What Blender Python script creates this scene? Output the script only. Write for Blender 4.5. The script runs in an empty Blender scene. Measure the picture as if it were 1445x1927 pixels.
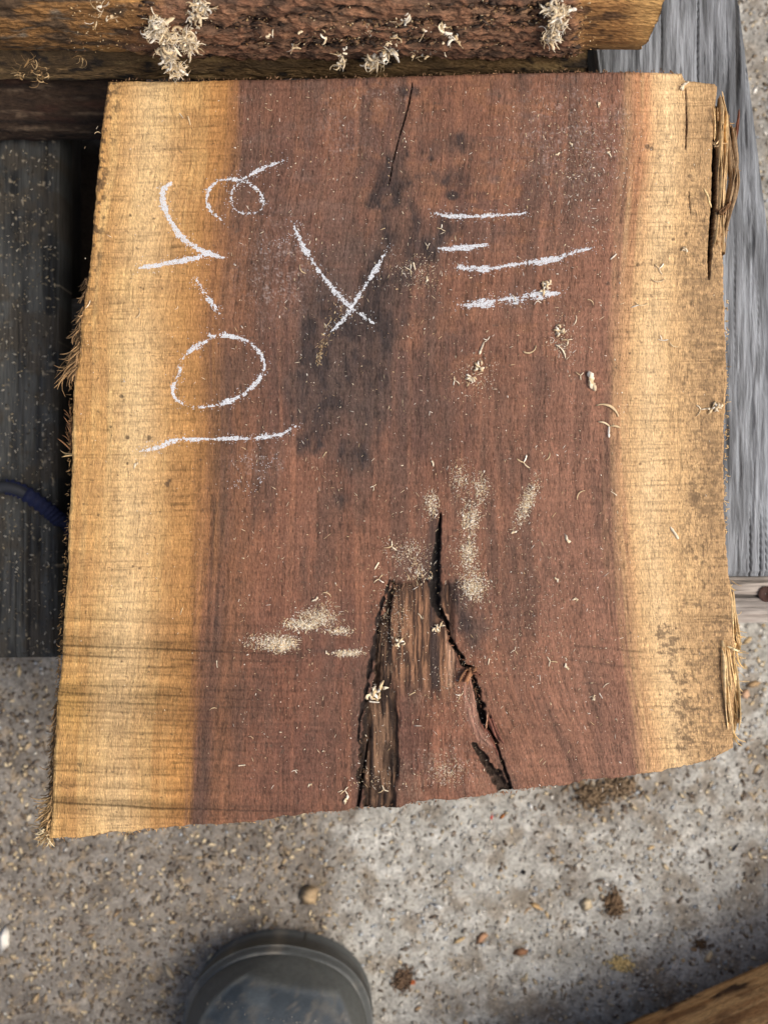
import bpy, math, random
import numpy as np

# ------------------------------------------------------------------ camera, light, exposure
SC = bpy.context.scene
COL = SC.collection
F_PX, CAM_H = 2000.0, 0.80            # focal length in photograph pixels, camera height (m)
CX, CY = 722.5, 963.5

cam_d = bpy.data.cameras.new('camera')
cam = bpy.data.objects.new('camera', cam_d)
COL.objects.link(cam)
cam.location = (0, 0, CAM_H)
cam.rotation_euler = (0, 0, 0)        # straight down
cam_d.sensor_fit = 'HORIZONTAL'
cam_d.sensor_width = 24.0
cam_d.lens = 24.0 * F_PX / 1445.0
cam_d.clip_start = 0.01
cam_d.clip_end = 100
cam_d.dof.use_dof = True
cam_d.dof.focus_distance = 0.60
cam_d.dof.aperture_fstop = cam_d.lens / 6.5
SC.camera = cam
SC.render.resolution_x, SC.render.resolution_y = 767, 1024

SUN_DIR = (0.54, -0.16, 0.80)          # towards the sun
el = math.atan2(SUN_DIR[2], math.hypot(SUN_DIR[0], SUN_DIR[1]))
az = math.atan2(SUN_DIR[0], SUN_DIR[1])
w = bpy.data.worlds.new('World'); SC.world = w; w.use_nodes = True
nt = w.node_tree
bg = nt.nodes['Background']
sky = nt.nodes.new('ShaderNodeTexSky'); sky.sky_type = 'NISHITA'; sky.sun_disc = False
sky.sun_elevation = el; sky.sun_rotation = az
sky.dust_density = 7.0; sky.ozone_density = 0.6; sky.air_density = 0.85
nt.links.new(sky.outputs['Color'], bg.inputs['Color'])
bg.inputs['Strength'].default_value = 0.13
sun_d = bpy.data.lights.new('sun', 'SUN')
sun = bpy.data.objects.new('sun', sun_d); COL.objects.link(sun)
sun_d.energy = 1.5; sun_d.angle = math.radians(32); sun_d.color = (1.0, 0.95, 0.88)
sun.rotation_euler = (math.pi / 2 - el, 0, math.pi - az)
sun.location = (2, 0, 2.5)
SC.view_settings.view_transform = 'Standard'
SC.view_settings.look = 'None'
SC.view_settings.exposure = 0.27
SC.view_settings.gamma = 1.0
SC.view_settings.use_curve_mapping = False

# ------------------------------------------------------------------ helpers
rng = np.random.default_rng(7)
random.seed(7)

def W(px, py, z):
    k = (CAM_H - z) / F_PX
    return ((px - CX) * k, (CY - py) * k, z)

def lin(r, g, b):
    c = np.array([r, g, b], float) / 255.0
    return np.where(c <= 0.04045, c / 12.92, ((c + 0.055) / 1.055) ** 2.4)

TAB = rng.random((16, 257, 257))
TAB[:, 256, :] = TAB[:, 0, :]; TAB[:, :, 256] = TAB[:, :, 0]

def vn(x, y, s=0):
    T = TAB[s % 16]
    x = np.asarray(x, float) + 37.3 * (s + 1); y = np.asarray(y, float) + 91.7 * (s + 1)
    xf = np.floor(x); yf = np.floor(y)
    u = x - xf; v = y - yf
    u = u * u * (3 - 2 * u); v = v * v * (3 - 2 * v)
    xi = xf.astype(np.int64) & 255; yi = yf.astype(np.int64) & 255
    a = T[yi, xi]; b = T[yi, xi + 1]; c = T[yi + 1, xi]; d = T[yi + 1, xi + 1]
    return (a * (1 - u) + b * u) * (1 - v) + (c * (1 - u) + d * u) * v

def fbm(x, y, s=0, o=4):
    r = 0; a = 0.5; n = 0
    for i in range(o):
        r = r + a * vn(x * 2 ** i, y * 2 ** i, s + i); n += a; a *= 0.5
    return r / n

def sst(x, a, b):
    t = np.clip((x - a) / (b - a), 0, 1)
    return t * t * (3 - 2 * t)

def mix(c, d, m):
    m = np.clip(m, 0, 1)[..., None]
    return c * (1 - m) + d * m

def polydist(X, Y, pts):
    """distance to a polyline of (x, y, w): returns dist, local w, arc length along, signed side"""
    best = np.full(X.shape, 1e9); wl = np.ones(X.shape); al = np.zeros(X.shape); sd = np.zeros(X.shape)
    acc = 0.0
    for (x0, y0, w0), (x1, y1, w1) in zip(pts[:-1], pts[1:]):
        dx, dy = x1 - x0, y1 - y0
        L = math.hypot(dx, dy) + 1e-9
        t = np.clip(((X - x0) * dx + (Y - y0) * dy) / L ** 2, 0, 1)
        ex, ey = X - (x0 + t * dx), Y - (y0 + t * dy)
        d = np.hypot(ex, ey)
        m = d < best
        best = np.where(m, d, best)
        wl = np.where(m, w0 + t * (w1 - w0), wl)
        al = np.where(m, acc + t * L, al)
        sd = np.where(m, np.sign(dx * ey - dy * ex) * d, sd)
        acc += L
    return best, wl, al, sd

def spline(pts, n=12):
    """Catmull-Rom through the points (any dimension)"""
    P = np.array(pts, float)
    P = np.vstack([2 * P[0] - P[1], P, 2 * P[-1] - P[-2]])
    out = []
    for i in range(1, len(P) - 2):
        for t in np.linspace(0, 1, n, endpoint=False):
            out.append(0.5 * (2 * P[i] + (P[i + 1] - P[i - 1]) * t + (2 * P[i - 1] - 5 * P[i] + 4 * P[i + 1] - P[i + 2]) * t ** 2
                              + (3 * P[i] - P[i - 1] - 3 * P[i + 1] + P[i + 2]) * t ** 3))
    out.append(P[-2])
    return np.array(out)

def make_mesh(name, V, faces=None, quads=None, tris=None, col=None, smooth=True):
    me = bpy.data.meshes.new(name)
    V = np.asarray(V, np.float32)
    if faces is not None:
        me.from_pydata([tuple(map(float, v)) for v in V], [], [tuple(int(i) for i in f) for f in faces])
    else:
        idx = []; tot = []
        if quads is not None and len(quads):
            q = np.asarray(quads, np.int32); idx.append(q.ravel()); tot.append(np.full(len(q), 4, np.int32))
        if tris is not None and len(tris):
            t = np.asarray(tris, np.int32); idx.append(t.ravel()); tot.append(np.full(len(t), 3, np.int32))
        idx = np.concatenate(idx); tot = np.concatenate(tot)
        me.vertices.add(len(V)); me.vertices.foreach_set('co', V.ravel())
        me.loops.add(len(idx)); me.loops.foreach_set('vertex_index', idx)
        me.polygons.add(len(tot))
        st = np.concatenate([[0], np.cumsum(tot)[:-1]]).astype(np.int32)
        me.polygons.foreach_set('loop_start', st)
        me.polygons.foreach_set('loop_total', tot)
        me.update(calc_edges=True)
    if col is not None:
        a = me.color_attributes.new('Col', 'FLOAT_COLOR', 'POINT')
        c = np.ones((len(V), 4), np.float32); c[:, :3] = np.clip(col, 0, 1)
        a.data.foreach_set('color', c.ravel())
    if smooth:
        me.polygons.foreach_set('use_smooth', np.ones(len(me.polygons), bool))
    me.validate()
    return me

def obj(name, me, mat, parent=None, label=None, cat=None, group=None, kind=None, loc=None):
    o = bpy.data.objects.new(name, me)
    COL.objects.link(o)
    if mat is not None and me is not None and len(me.materials) == 0:
        me.materials.append(mat)
    if parent is not None: o.parent = parent
    if loc is not None: o.location = loc
    if label: o['label'] = label
    if cat: o['category'] = cat
    if group: o['group'] = group
    if kind: o['kind'] = kind
    return o

def thing(name, label, cat, group=None, loc=(0, 0, 0)):
    return obj(name, None, None, None, label, cat, group, None, loc)

def material(name, base=None, attr=True, rough=0.8, grain=(400, 400, 400), amount=0.25, bump=0.0003,
             bscale=(900, 900, 900), spec=0.25, patches=None):
    """node material: vertex colour or plain base, times fine procedural grain, with procedural bump"""
    m = bpy.data.materials.new(name); m.use_nodes = True
    t = m.node_tree; n = t.nodes; L = t.links
    bs = n['Principled BSDF']
    bs.inputs['Roughness'].default_value = rough
    bs.inputs['Specular IOR Level'].default_value = spec
    tc = n.new('ShaderNodeTexCoord')
    mp = n.new('ShaderNodeMapping'); mp.inputs['Scale'].default_value = grain
    L.new(tc.outputs['Object'], mp.inputs['Vector'])
    nz = n.new('ShaderNodeTexNoise'); nz.inputs['Scale'].default_value = 1.0
    nz.inputs['Detail'].default_value = 4; nz.inputs['Roughness'].default_value = 0.65
    L.new(mp.outputs[0], nz.inputs['Vector'])
    mr = n.new('ShaderNodeMapRange'); mr.inputs['From Min'].default_value = 0.25; mr.inputs['From Max'].default_value = 0.75
    mr.inputs['To Min'].default_value = 1 - amount; mr.inputs['To Max'].default_value = 1 + amount
    L.new(nz.outputs['Fac'], mr.inputs['Value'])
    if attr:
        src = n.new('ShaderNodeVertexColor'); src.layer_name = 'Col'; so = src.outputs['Color']
    else:
        src = n.new('ShaderNodeRGB'); src.outputs[0].default_value = (*base, 1); so = src.outputs[0]
    if patches:
        sc_, c2, lo, hi = patches
        n2 = n.new('ShaderNodeTexNoise'); n2.inputs['Scale'].default_value = sc_; n2.inputs['Detail'].default_value = 5
        L.new(tc.outputs['Object'], n2.inputs['Vector'])
        r2 = n.new('ShaderNodeMapRange'); r2.inputs['From Min'].default_value = lo; r2.inputs['From Max'].default_value = hi
        L.new(n2.outputs['Fac'], r2.inputs['Value'])
        mx = n.new('ShaderNodeMix'); mx.data_type = 'RGBA'
        L.new(r2.outputs[0], mx.inputs['Factor']); L.new(so, mx.inputs['A'])
        mx.inputs['B'].default_value = (*c2, 1)
        so = mx.outputs['Result']
    vm = n.new('ShaderNodeVectorMath'); vm.operation = 'SCALE'
    L.new(so, vm.inputs[0]); L.new(mr.outputs[0], vm.inputs['Scale'])
    L.new(vm.outputs[0], bs.inputs['Base Color'])
    if bump:
        mb = n.new('ShaderNodeMapping'); mb.inputs['Scale'].default_value = bscale
        L.new(tc.outputs['Object'], mb.inputs['Vector'])
        nb = n.new('ShaderNodeTexNoise'); nb.inputs['Scale'].default_value = 1.0; nb.inputs['Detail'].default_value = 3
        L.new(mb.outputs[0], nb.inputs['Vector'])
        b = n.new('ShaderNodeBump'); b.inputs['Strength'].default_value = 1.0; b.inputs['Distance'].default_value = bump
        L.new(nb.outputs['Fac'], b.inputs['Height']); L.new(b.outputs[0], bs.inputs['Normal'])
    return m

M_slab = material('sawn_wood', rough=0.8, grain=(1700, 480, 700), amount=0.30, bump=0.0008, bscale=(1700, 420, 900), spec=0.2)
M_bark = material('bark', rough=0.9, grain=(250, 700, 700), amount=0.45, bump=0.0022, bscale=(260, 700, 700))
M_plank = material('weathered_wood', rough=0.88, grain=(900, 45, 400), amount=0.45, bump=0.001, bscale=(800, 80, 500))
M_cross = material('weathered_cross_wood', rough=0.88, grain=(60, 700, 400), amount=0.25, bump=0.0006, bscale=(80, 800, 500))
M_fibre = material('torn_fibre', rough=0.85, grain=(500, 500, 500), amount=0.3, bump=0)
M_shave = material('fresh_shaving', rough=0.75, grain=(600, 600, 600), amount=0.18, bump=0)
M_chalk = material('chalk', base=tuple(lin(220, 225, 230)), attr=False, rough=0.95, grain=(2500, 2500, 2500), amount=0.2, bump=0)
_t = M_chalk.node_tree; _o = _t.nodes['Material Output']; _m = _t.nodes.new('ShaderNodeMixShader'); _m.inputs[0].default_value = .2
_t.links.new(_t.nodes['Principled BSDF'].outputs[0], _m.inputs[1]); _t.links.new(_t.nodes.new('ShaderNodeBsdfTransparent').outputs[0], _m.inputs[2]); _t.links.new(_m.outputs[0], _o.inputs['Surface'])
M_dust = material('sawdust', rough=0.9, grain=(900, 900, 900), amount=0.15, bump=0)
M_debris = material('debris', rough=0.9, grain=(500, 500, 500), amount=0.25, bump=0)
M_boot = material('boot_rubber', rough=0.55, grain=(300, 300, 300), amount=0.18, bump=0.0002, bscale=(600, 600, 600), spec=0.4)
M_strap = material('strap_webbing', base=tuple(lin(24, 30, 58)), attr=False, rough=0.7, grain=(1500, 1500, 1500), amount=0.4, bump=0.0003)
M_rubber = material('black_sleeve', base=tuple(lin(42, 44, 48)), attr=False, rough=0.5, grain=(300, 300, 300), amount=0.2, bump=0)
M_nail = material('rusty_nail', base=tuple(lin(58, 38, 32)), attr=False, rough=0.7, grain=(900, 900, 900), amount=0.4, bump=0.0003)
M_ground = material('dusty_concrete', rough=0.92, grain=(420, 420, 420), amount=0.5, bump=0.0010, bscale=(420, 420, 420))

def grid_quads(nx, ny, off=0, closed=False):
    """vertices laid out [ny][nx]; closed wraps the ny direction"""
    j = np.arange(ny if closed else ny - 1)[:, None]; i = np.arange(nx - 1)[None, :]
    a = j * nx + i; b = a + 1
    jn = (j + 1) % ny
    d = jn * nx + i; c = d + 1
    return np.stack([a, b, c, d], -1).reshape(-1, 4) + off

class Acc:
    """collects little solids into one mesh with colours"""
    def __init__(self): self.v = []; self.q = []; self.t = []; self.c = []; self.n = 0
    def add(self, V, quads=(), tris=(), col=(1, 1, 1)):
        V = np.asarray(V, float)
        self.v.append(V)
        if len(quads): self.q.append(np.asarray(quads) + self.n)
        if len(tris): self.t.append(np.asarray(tris) + self.n)
        c = np.asarray(col, float)
        self.c.append(np.broadcast_to(c, (len(V), 3)) if c.ndim == 1 else c)
        self.n += len(V)
    def ribbon(self, P, wid, th, col, twist=None):
        """strip with box section along path P (n,3); wid array; twist angles (0 = lying flat)"""
        P = np.asarray(P, float); n = len(P)
        wid = np.broadcast_to(np.asarray(wid, float), (n,))
        T = np.gradient(P, axis=0); T /= np.linalg.norm(T, axis=1)[:, None] + 1e-12
        up = np.array([0, 0, 1.0])
        S = np.cross(T, up); S /= np.linalg.norm(S, axis=1)[:, None] + 1e-9
        N = np.cross(S, T)
        if twist is not None:
            tw = np.asarray(twist)[:, None]
            S, N = S * np.cos(tw) + N * np.sin(tw), N * np.cos(tw) - S * np.sin(tw)
        h = wid[:, None] / 2
        V = np.stack([P - S * h - N * th / 2, P + S * h - N * th / 2, P + S * h + N * th / 2, P - S * h + N * th / 2], 1).reshape(-1, 3)
        k = np.arange(n - 1)[:, None] * 4
        q = np.concatenate([np.concatenate([k + a, k + b, k + b + 4, k + a + 4], 1) for a, b in ((0, 1), (1, 2), (2, 3), (3, 0))])
        q = np.vstack([q, [[3, 2, 1, 0]], [[4 * n - 4, 4 * n - 3, 4 * n - 2, 4 * n - 1]]])
        c = np.asarray(col, float)
        if c.ndim == 2: c = np.repeat(c, 4, 0)
        self.add(V, q, (), c)
    def chunk(self, p, size, rot, col, r=None):
        """irregular low-poly lump"""
        r = r or rng
        base = np.array([[1, 0, 0], [.5, .87, 0], [-.5, .87, 0], [-1, 0, 0], [-.5, -.87, 0], [.5, -.87, 0], [.1, .1, .9], [-.2, -.1, -.6]], float)
        base = base * (1 + .35 * (r.random((8, 3)) - .5) * 2)
        V = base * np.asarray(size) * .5
        ca, sa = math.cos(rot), math.sin(rot)
        V = np.stack([V[:, 0] * ca - V[:, 1] * sa, V[:, 0] * sa + V[:, 1] * ca, V[:, 2]], 1) + np.asarray(p)
        t = [[i, (i + 1) % 6, 6] for i in range(6)] + [[(i + 1) % 6, i, 7] for i in range(6)]
        self.add(V, (), t, col)
    def mesh(self, name, smooth=False, origin=None):
        V = np.vstack(self.v)
        if origin is not None: V = V - np.asarray(origin)
        return make_mesh(name, V, quads=np.vstack(self.q) if self.q else None, tris=np.vstack(self.t) if self.t else None,
                         col=np.vstack(self.c), smooth=smooth)

# ------------------------------------------------------------------ ground
def dirt_shade_mask(px, py):
    """where trodden sawdust, soil and painted shade cover the concrete (photograph px at ground level)"""
    m = sst(-(px - 640) + 60 * (fbm(px / 90, py / 90, 3) - .5), -40, 60) * sst(py, 1150, 1400)  # lower left: real dirt, with the standing person's shadow in the same tone
    m = np.maximum(m, .75 * sst(-px, -260, -60))
    m = np.maximum(m, .75 * sst(np.hypot((px - 1130) / 150, (py - 1490) / 65) * -1 + .5 * fbm(px / 40, py / 40, 5), -.9, -.3))
    m = np.maximum(m, .35 * sst(py + .35 * px, 2180, 2420))
    m = np.maximum(m, .5 * sst(px + .0 * py, 1380, 1440) * sst(-py, -420, -250))
    m = np.maximum(m, .6 * sst(fbm(px / 130, py / 110, 9), .60, .72))
    return np.clip(m, 0, 1)

def ground_h(x, y):
    return 0.0016 * (fbm(x / .03, y / .03, 2, 4) - .5) + 0.0018 * (fbm(x / .007, y / .007, 6, 3) - .5)

def build_ground():
    def axis(a, b, n, far):
        mid = np.linspace(a, b, n)
        out = np.geomspace(.02, far, 14)
        return np.concatenate([a - out[::-1], mid, b + out])
    xs = axis(-.40, .40, 420, 2.5); ys = axis(-.48, .48, 500, 2.5)
    X, Y = np.meshgrid(xs, ys)
    Z = ground_h(X, Y)
    px = X / (CAM_H / F_PX) + CX; py = CY - Y / (CAM_H / F_PX)
    d = dirt_shade_mask(px, py)
    conc = mix(np.broadcast_to(lin(156, 155, 148), X.shape + (3,)), lin(176, 176, 170), sst(fbm(X / .012, Y / .012, 4), .45, .75))
    conc = mix(conc, lin(124, 115, 101), sst(fbm(X / .016, Y / .016, 8), .48, .74) * .8)
    dirt = mix(np.broadcast_to(lin(126, 121, 113), X.shape + (3,)), lin(106, 100, 92), sst(fbm(X / .02, Y / .02, 11), .4, .7))
    dirt = mix(dirt, lin(150, 132, 105), sst(fbm(X / .006, Y / .006, 1), .58, .8) * .7)
    c = mix(conc, dirt, d)
    c = c * (.66 + .66 * fbm(X / .006, Y / .006, 7, 4))[..., None] * (.8 + .4 * fbm(X / .0035, Y / .0035, 12, 2))[..., None]
    under_shade = sst(px, 60, 140) * sst(-px, -1300, -1200) * sst(py, 200, 300) * sst(-py, -1150, -1050)
    c = mix(c, lin(58, 50, 42), under_shade)  # shade under the pallet painted as a dark ground tone, blackening the gap
    c = mix(c, lin(200, 196, 186), sst(fbm(X / .005, Y / .005, 14, 3), .62, .78) * .4 * (1 - .6 * d) * (1 - under_shade))
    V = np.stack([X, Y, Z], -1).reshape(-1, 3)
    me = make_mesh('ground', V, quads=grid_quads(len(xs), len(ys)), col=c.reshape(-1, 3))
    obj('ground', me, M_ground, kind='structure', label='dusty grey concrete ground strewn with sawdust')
build_ground()

# ------------------------------------------------------------------ weathered pallet timbers
def plank(name, corners, z0, z1, fields, label, mat, nx, ny, group=None):
    """board whose top face is a fine grid between four world corners (tl, tr, br, bl); fields(u,v,X,Y)->h,col"""
    tl, tr, br, bl = [np.array(c[:2]) for c in corners]
    u = np.linspace(0, 1, nx)[None, :, None]; v = np.linspace(0, 1, ny)[:, None, None]
    P = (tl * (1 - u) + tr * u) * (1 - v) + (bl * (1 - u) + br * u) * v
    X, Y = P[..., 0], P[..., 1]
    U = np.broadcast_to(u[..., 0], X.shape); Vv = np.broadcast_to(v[..., 0], X.shape)
    h, c = fields(U, Vv, X, Y)
    lenu = np.linalg.norm(tr - tl); lenv = np.linalg.norm(bl - tl)
    ed = np.minimum(np.minimum(U, 1 - U) * lenu, np.minimum(Vv, 1 - Vv) * lenv)
    h = h - .0025 * (1 - sst(ed, 0, .004))
    V = [np.stack([X, Y, z1 + h], -1).reshape(-1, 3)]; C = [c.reshape(-1, 3)]
    Q = [grid_quads(nx, ny)]
    idx = np.arange(nx * ny).reshape(ny, nx)
    ring = np.concatenate([idx[0, :-1], idx[:-1, -1], idx[-1, :0:-1], idx[:0:-1, 0]])
    n = len(ring); base = nx * ny
    top = V[0][ring]; cr = C[0][ring] * .8
    lo = top.copy(); lo[:, 2] = z0
    V.append(lo); C.append(cr)
    k = np.arange(n); kn = (k + 1) % n
    Q.append(np.stack([ring[k], base + k, base + kn, ring[kn]], 1))
    V = np.vstack(V); C = np.vstack(C)
    c0 = V[ring].mean(0); org = np.array([c0[0], c0[1], z0])
    me = make_mesh(name, V - org, quads=np.vstack(Q), col=C)
    # bottom
    root = thing(name, label, 'plank', group, tuple(org))
    obj('board', me, mat, root)
    bme = make_mesh(name + '_underside', lo[[0, nx - 1, nx - 1 + ny - 1, 2 * nx + ny - 3]] - org - [0, 0, .0003], quads=[[0, 3, 2, 1]],
                    col=np.tile(lin(90, 84, 76), (4, 1)))
    obj('underside', bme, mat, root)
    return root

def grey_fields(dark, light, seed, du=.1, dv=.5, dirt=0.0, along='v'):
    def f(U, V, X, Y):
        a, b = (X, Y) if along == 'v' else (Y, X)
        st = fbm(a / .005, b / .09, seed, 5)
        st2 = fbm(a / .0018, b / .03, seed + 3, 3)
        big = fbm(a / .03, b / .06, seed + 5, 3)
        c = mix(np.broadcast_to(lin(*dark), X.shape + (3,)), lin(*light), sst(st * .55 + st2 * .3 + big * .3, .38, .75))
        c = mix(c, lin(60, 61, 62), sst(fbm(a / .0035, b / .035, seed + 7), .56, .72) * .5)
        if dirt:
            dm = sst(fbm(X / .012, Y / .012, seed + 9, 5), .42, .62) * dirt
            c = mix(c, lin(66, 62, 55), dm)
            c = mix(c, lin(150, 140, 120), sst(vn(X / .0022, Y / .0022, seed + 2), .86, .95) * dirt)
        ck = sst(vn(a / .0016, b / .16, seed + 4), .86, .94)
        c = mix(c, lin(40, 39, 38), ck * .85)
        h = -.0015 * ck + .0016 * (st - .5) + .001 * (st2 - .5) - .0012 * sst(fbm(a / .004, b / .05, seed + 7), .62, .75)
        return h, c
    return f

zR = 0.149
plank('pallet_plank', [W(1092, -160, zR), W(1372, -160, zR), W(1530, 1085, zR), W(1250, 1085, zR)], .12, zR,
      grey_fields((88, 91, 94), (138, 143, 148), 1), 'pale grey weathered plank under the bark-split edge of the chalked slab', M_plank, 150, 420)
zL = 0.10
plank('pallet_plank', [W(-170, 60, zL), W(112, 60, zL), W(106, 1238, zL), W(-176, 1240, zL)], .07, zL,
      grey_fields((36, 37, 37), (74, 75, 72), 4, dirt=.9), 'dark dirt-covered plank running under the blue strap', M_plank, 140, 420)  # plank tone lowered for the shade over it, besides the dirt
zC = .119
cross = plank('pallet_cross_board', [W(1000, 1092, zC), W(1800, 1082, zC), W(1800, 1168, zC), W(1000, 1178, zC)], .002, zC,
              grey_fields((130, 122, 114), (188, 180, 172), 6, along='u'), 'pale grey cross board with a rusty nail hole below the plank end', M_cross, 260, 60)
# nail hole
a = Acc()
c0 = np.array(W(1441, 1118, zC)) - np.array(cross.location)
ang = np.linspace(0, 2 * math.pi, 15)[:-1]
for r0, r1, z0, z1 in ((.0052, .004, .0012, .0015), (.004, .0006, .0015, .0004)):
    A0 = np.stack([c0[0] + r0 * np.cos(ang), c0[1] + r0 * np.sin(ang), np.full(14, c0[2] + z0)], 1)
    A1 = np.stack([c0[0] + r1 * np.cos(ang), c0[1] + r1 * np.sin(ang), np.full(14, c0[2] + z1)], 1)
    k = np.arange(14); kn = (k + 1) % 14
    a.add(np.vstack([A0, A1]), np.stack([k, kn, kn + 14, k + 14], 1), (), lin(60, 38, 32))
obj('nail', a.mesh('nail', True), M_nail, cross)
# hidden-side bearer that carries the slab's other half, seen only through the gap; added to darken it too
plank('pallet_plank', [W(285, 60, zR), W(520, 60, zR), W(520, 1300, zR), W(285, 1300, zR)], .12, zR,
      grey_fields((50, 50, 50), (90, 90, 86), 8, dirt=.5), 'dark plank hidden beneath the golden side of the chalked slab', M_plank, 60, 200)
plank('pallet_cross_board', [W(-400, 560, .069), W(1300, 560, .069), W(1300, 660, .069), W(-400, 660, .069)], .002, .069,
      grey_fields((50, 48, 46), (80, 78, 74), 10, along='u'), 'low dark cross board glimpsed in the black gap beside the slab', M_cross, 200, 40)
for nm, x0, x1, y0, y1, z0, z1, lb in (
        ('pallet_block', 300, 505, 80, 260, .002, .12, 'dark square block under the hidden plank near the bark slabs'),
        ('pallet_block', 300, 505, 1040, 1250, .002, .12, 'dark square block under the hidden plank near its free end'),
        ('pallet_block', 1110, 1300, -60, 120, .002, .12, 'dark square block under the far end of the pale plank'),
        ('shade_stringer', 20, 100, 90, 1228, .002, .0695, 'added light-blocking stringer under the edge of the dirt-covered plank'),  # added below the plank to keep light out of the gap
        ('shade_stringer', 292, 340, 270, 1030, .002, .12, 'added stringer darkening the gap under the slab'),  # added out of view to block light reaching the gap
        ('pallet_block', -150, 10, 1090, 1230, .002, .07, 'low block under the end of the dirt-covered plank')):
    plank(nm, [W(x0, y0, z1), W(x1, y0, z1), W(x1, y1, z1), W(x0, y1, z1)], z0, z1 - .0006,
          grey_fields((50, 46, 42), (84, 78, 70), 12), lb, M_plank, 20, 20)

# ------------------------------------------------------------------ the stack of live-edge slabs behind
def loft(name, prof, x0, x1, nx, disp, mat, ndens=2.0, endjag=.002):
    """closed cross-section prof [(y, z)] in world metres, front part listed first; extruded along x and displaced"""
    P = np.array(prof + [prof[0]], float)
    seg = np.linalg.norm(np.diff(P, axis=0), axis=1)
    pts = []
    for i in range(len(P) - 1):
        k = max(1, int(seg[i] / (ndens / 1000)))
        for t in np.linspace(0, 1, k, endpoint=False): pts.append(P[i] * (1 - t) + P[i + 1] * t)
    R = np.array(pts)
    for _ in range(6):
        R = .5 * R + .25 * np.roll(R, 1, 0) + .25 * np.roll(R, -1, 0)
    T = np.roll(R, -1, 0) - np.roll(R, 1, 0); T /= np.linalg.norm(T, axis=1)[:, None]
    N = np.stack([T[:, 1], -T[:, 0]], 1)
    cen = R.mean(0)
    if ((R - cen) * N).sum() < 0: N = -N
    s = np.concatenate([[0], np.cumsum(np.linalg.norm(np.diff(R, axis=0), axis=1))])
    xs = np.linspace(x0, x1, nx)
    Xg, Sg = np.meshgrid(xs, s)
    Yg = np.repeat(R[:, :1], nx, 1); Zg = np.repeat(R[:, 1:], nx, 1)
    d, c = disp(Xg, Sg, Yg, Zg)
    Yd = Yg + N[:, :1] * d; Zd = Zg + N[:, 1:] * d
    jag = endjag * (fbm(Sg / .004, Sg / .01 + 3, 5) - .5) * 2
    Xd = Xg + jag * (Xg > x1 - 1e-6)
    V = np.stack([Xd, Yd, Zd], -1).reshape(-1, 3); C = c.reshape(-1, 3)
    n = len(R); q = grid_quads(nx, n, closed=True)
    tri = []
    V = np.vstack([V, [[x0, cen[0], cen[1]], [x1, cen[0], cen[1]]]]); C = np.vstack([C, C[0:1], np.array([lin(176, 138, 88)])])
    k = np.arange(n); kn = (k + 1) % n
    tri = np.vstack([np.stack([np.full(n, n * nx), kn * nx, k * nx], 1), np.stack([np.full(n, n * nx + 1), k * nx + nx - 1, kn * nx + nx - 1], 1)])
    org = np.array([(x0 + x1) / 2, cen[0], Zd.min()])
    return make_mesh(name, V - org, quads=q, tris=tri, col=C), org

def pyz(py, z): return (W(0, py, z)[1], z)
def bc(X, col): return np.broadcast_to(lin(*col), X.shape + (3,))

# upper slab with bark edge
def disp_upper(X, S, Y, Z):
    px = X / ((CAM_H - Z) / F_PX) + CX
    wx = .006 * (fbm(X / .02, S / .02, 11) - .5); rid = 1 - np.abs(2 * fbm(X / .030, (S + wx) / .009, 3, 5) - 1)
    pl = fbm(X / .03, S / .012, 6, 5)
    bare_r = sst(px + 40 * (pl - .5), 1075, 1110)
    bare_l = sst(-px + 160 * (fbm(X / .03, S / .02, 8) - .5), -330, -230)
    fl = 1 - np.abs(2 * fbm(X / .014, (S + wx) / .0042, 10, 4) - 1)
    d = .0070 * (rid - .75) + .0050 * (pl - .5) + .0060 * (fl - .7) + .0022 * (fbm(X / .003, S / .0018, 12, 3) - .5)
    flat = .0008 * (fbm(X / .03, S / .003, 12) - .5) - .002
    d = d * (1 - bare_r * .95) * (1 - .6 * bare_l) + flat * np.maximum(bare_r, bare_l)
    c = mix(bc(X, (120, 92, 72)), lin(80, 62, 50), sst(pl, .5, .7))
    c = mix(c, lin(150, 112, 84), sst(fbm(X / .01, S / .004, 13, 4), .58, .72) * .6)
    c = mix(c, lin(144, 102, 76), sst(rid, .8, .98) * .6)
    c = mix(c, lin(42, 30, 25), sst(-rid, -.55, -.3))
    c = mix(c, lin(58, 42, 34), sst(-fl, -.62, -.42) * .8)
    left = mix(bc(X, (136, 100, 60)), lin(80, 64, 48), sst(fbm(X / .02, S / .008, 2), .42, .6))
    left = mix(left, lin(170, 126, 74), sst(fbm(X / .035, S / .014, 4), .55, .68))
    left = mix(left, lin(112, 100, 84), sst(fbm(X / .012, S / .004, 7), .62, .8))
    c = mix(c, left, bare_l)
    rgt = mix(bc(X, (168, 126, 78)), lin(134, 98, 60), sst(fbm(X / .02, S / .005, 5), .4, .7))
    rgt = mix(rgt, lin(84, 62, 42), sst(fbm(X / .012, S / .009, 9), .62, .74))
    rgt = mix(rgt, lin(205, 165, 105), sst(px, 1165, 1225) * .6)
    c = mix(c, rgt, bare_r)
    return d, c
UP = [pyz(8, .247), pyz(50, .232), pyz(84, .212), pyz(100, .190), pyz(96, .182), (.40, .180), (.46, .182), (.50, .21), (.50, .235), (.46, .252), pyz(-55, .254), pyz(-20, .252)]
me, org = loft('bark_slab', UP, W(-260, 0, .21)[0], W(1212, 0, .205)[0], 600, disp_upper, M_bark, 1.0)
top_slab = thing('live_edge_slab', 'thick bark-edged slab on top of the stack, caked with pale shavings', 'timber', 'stacked live-edge slabs', tuple(org))
obj('bark_edge', me, M_bark, top_slab); org_top = np.array(org)

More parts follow.
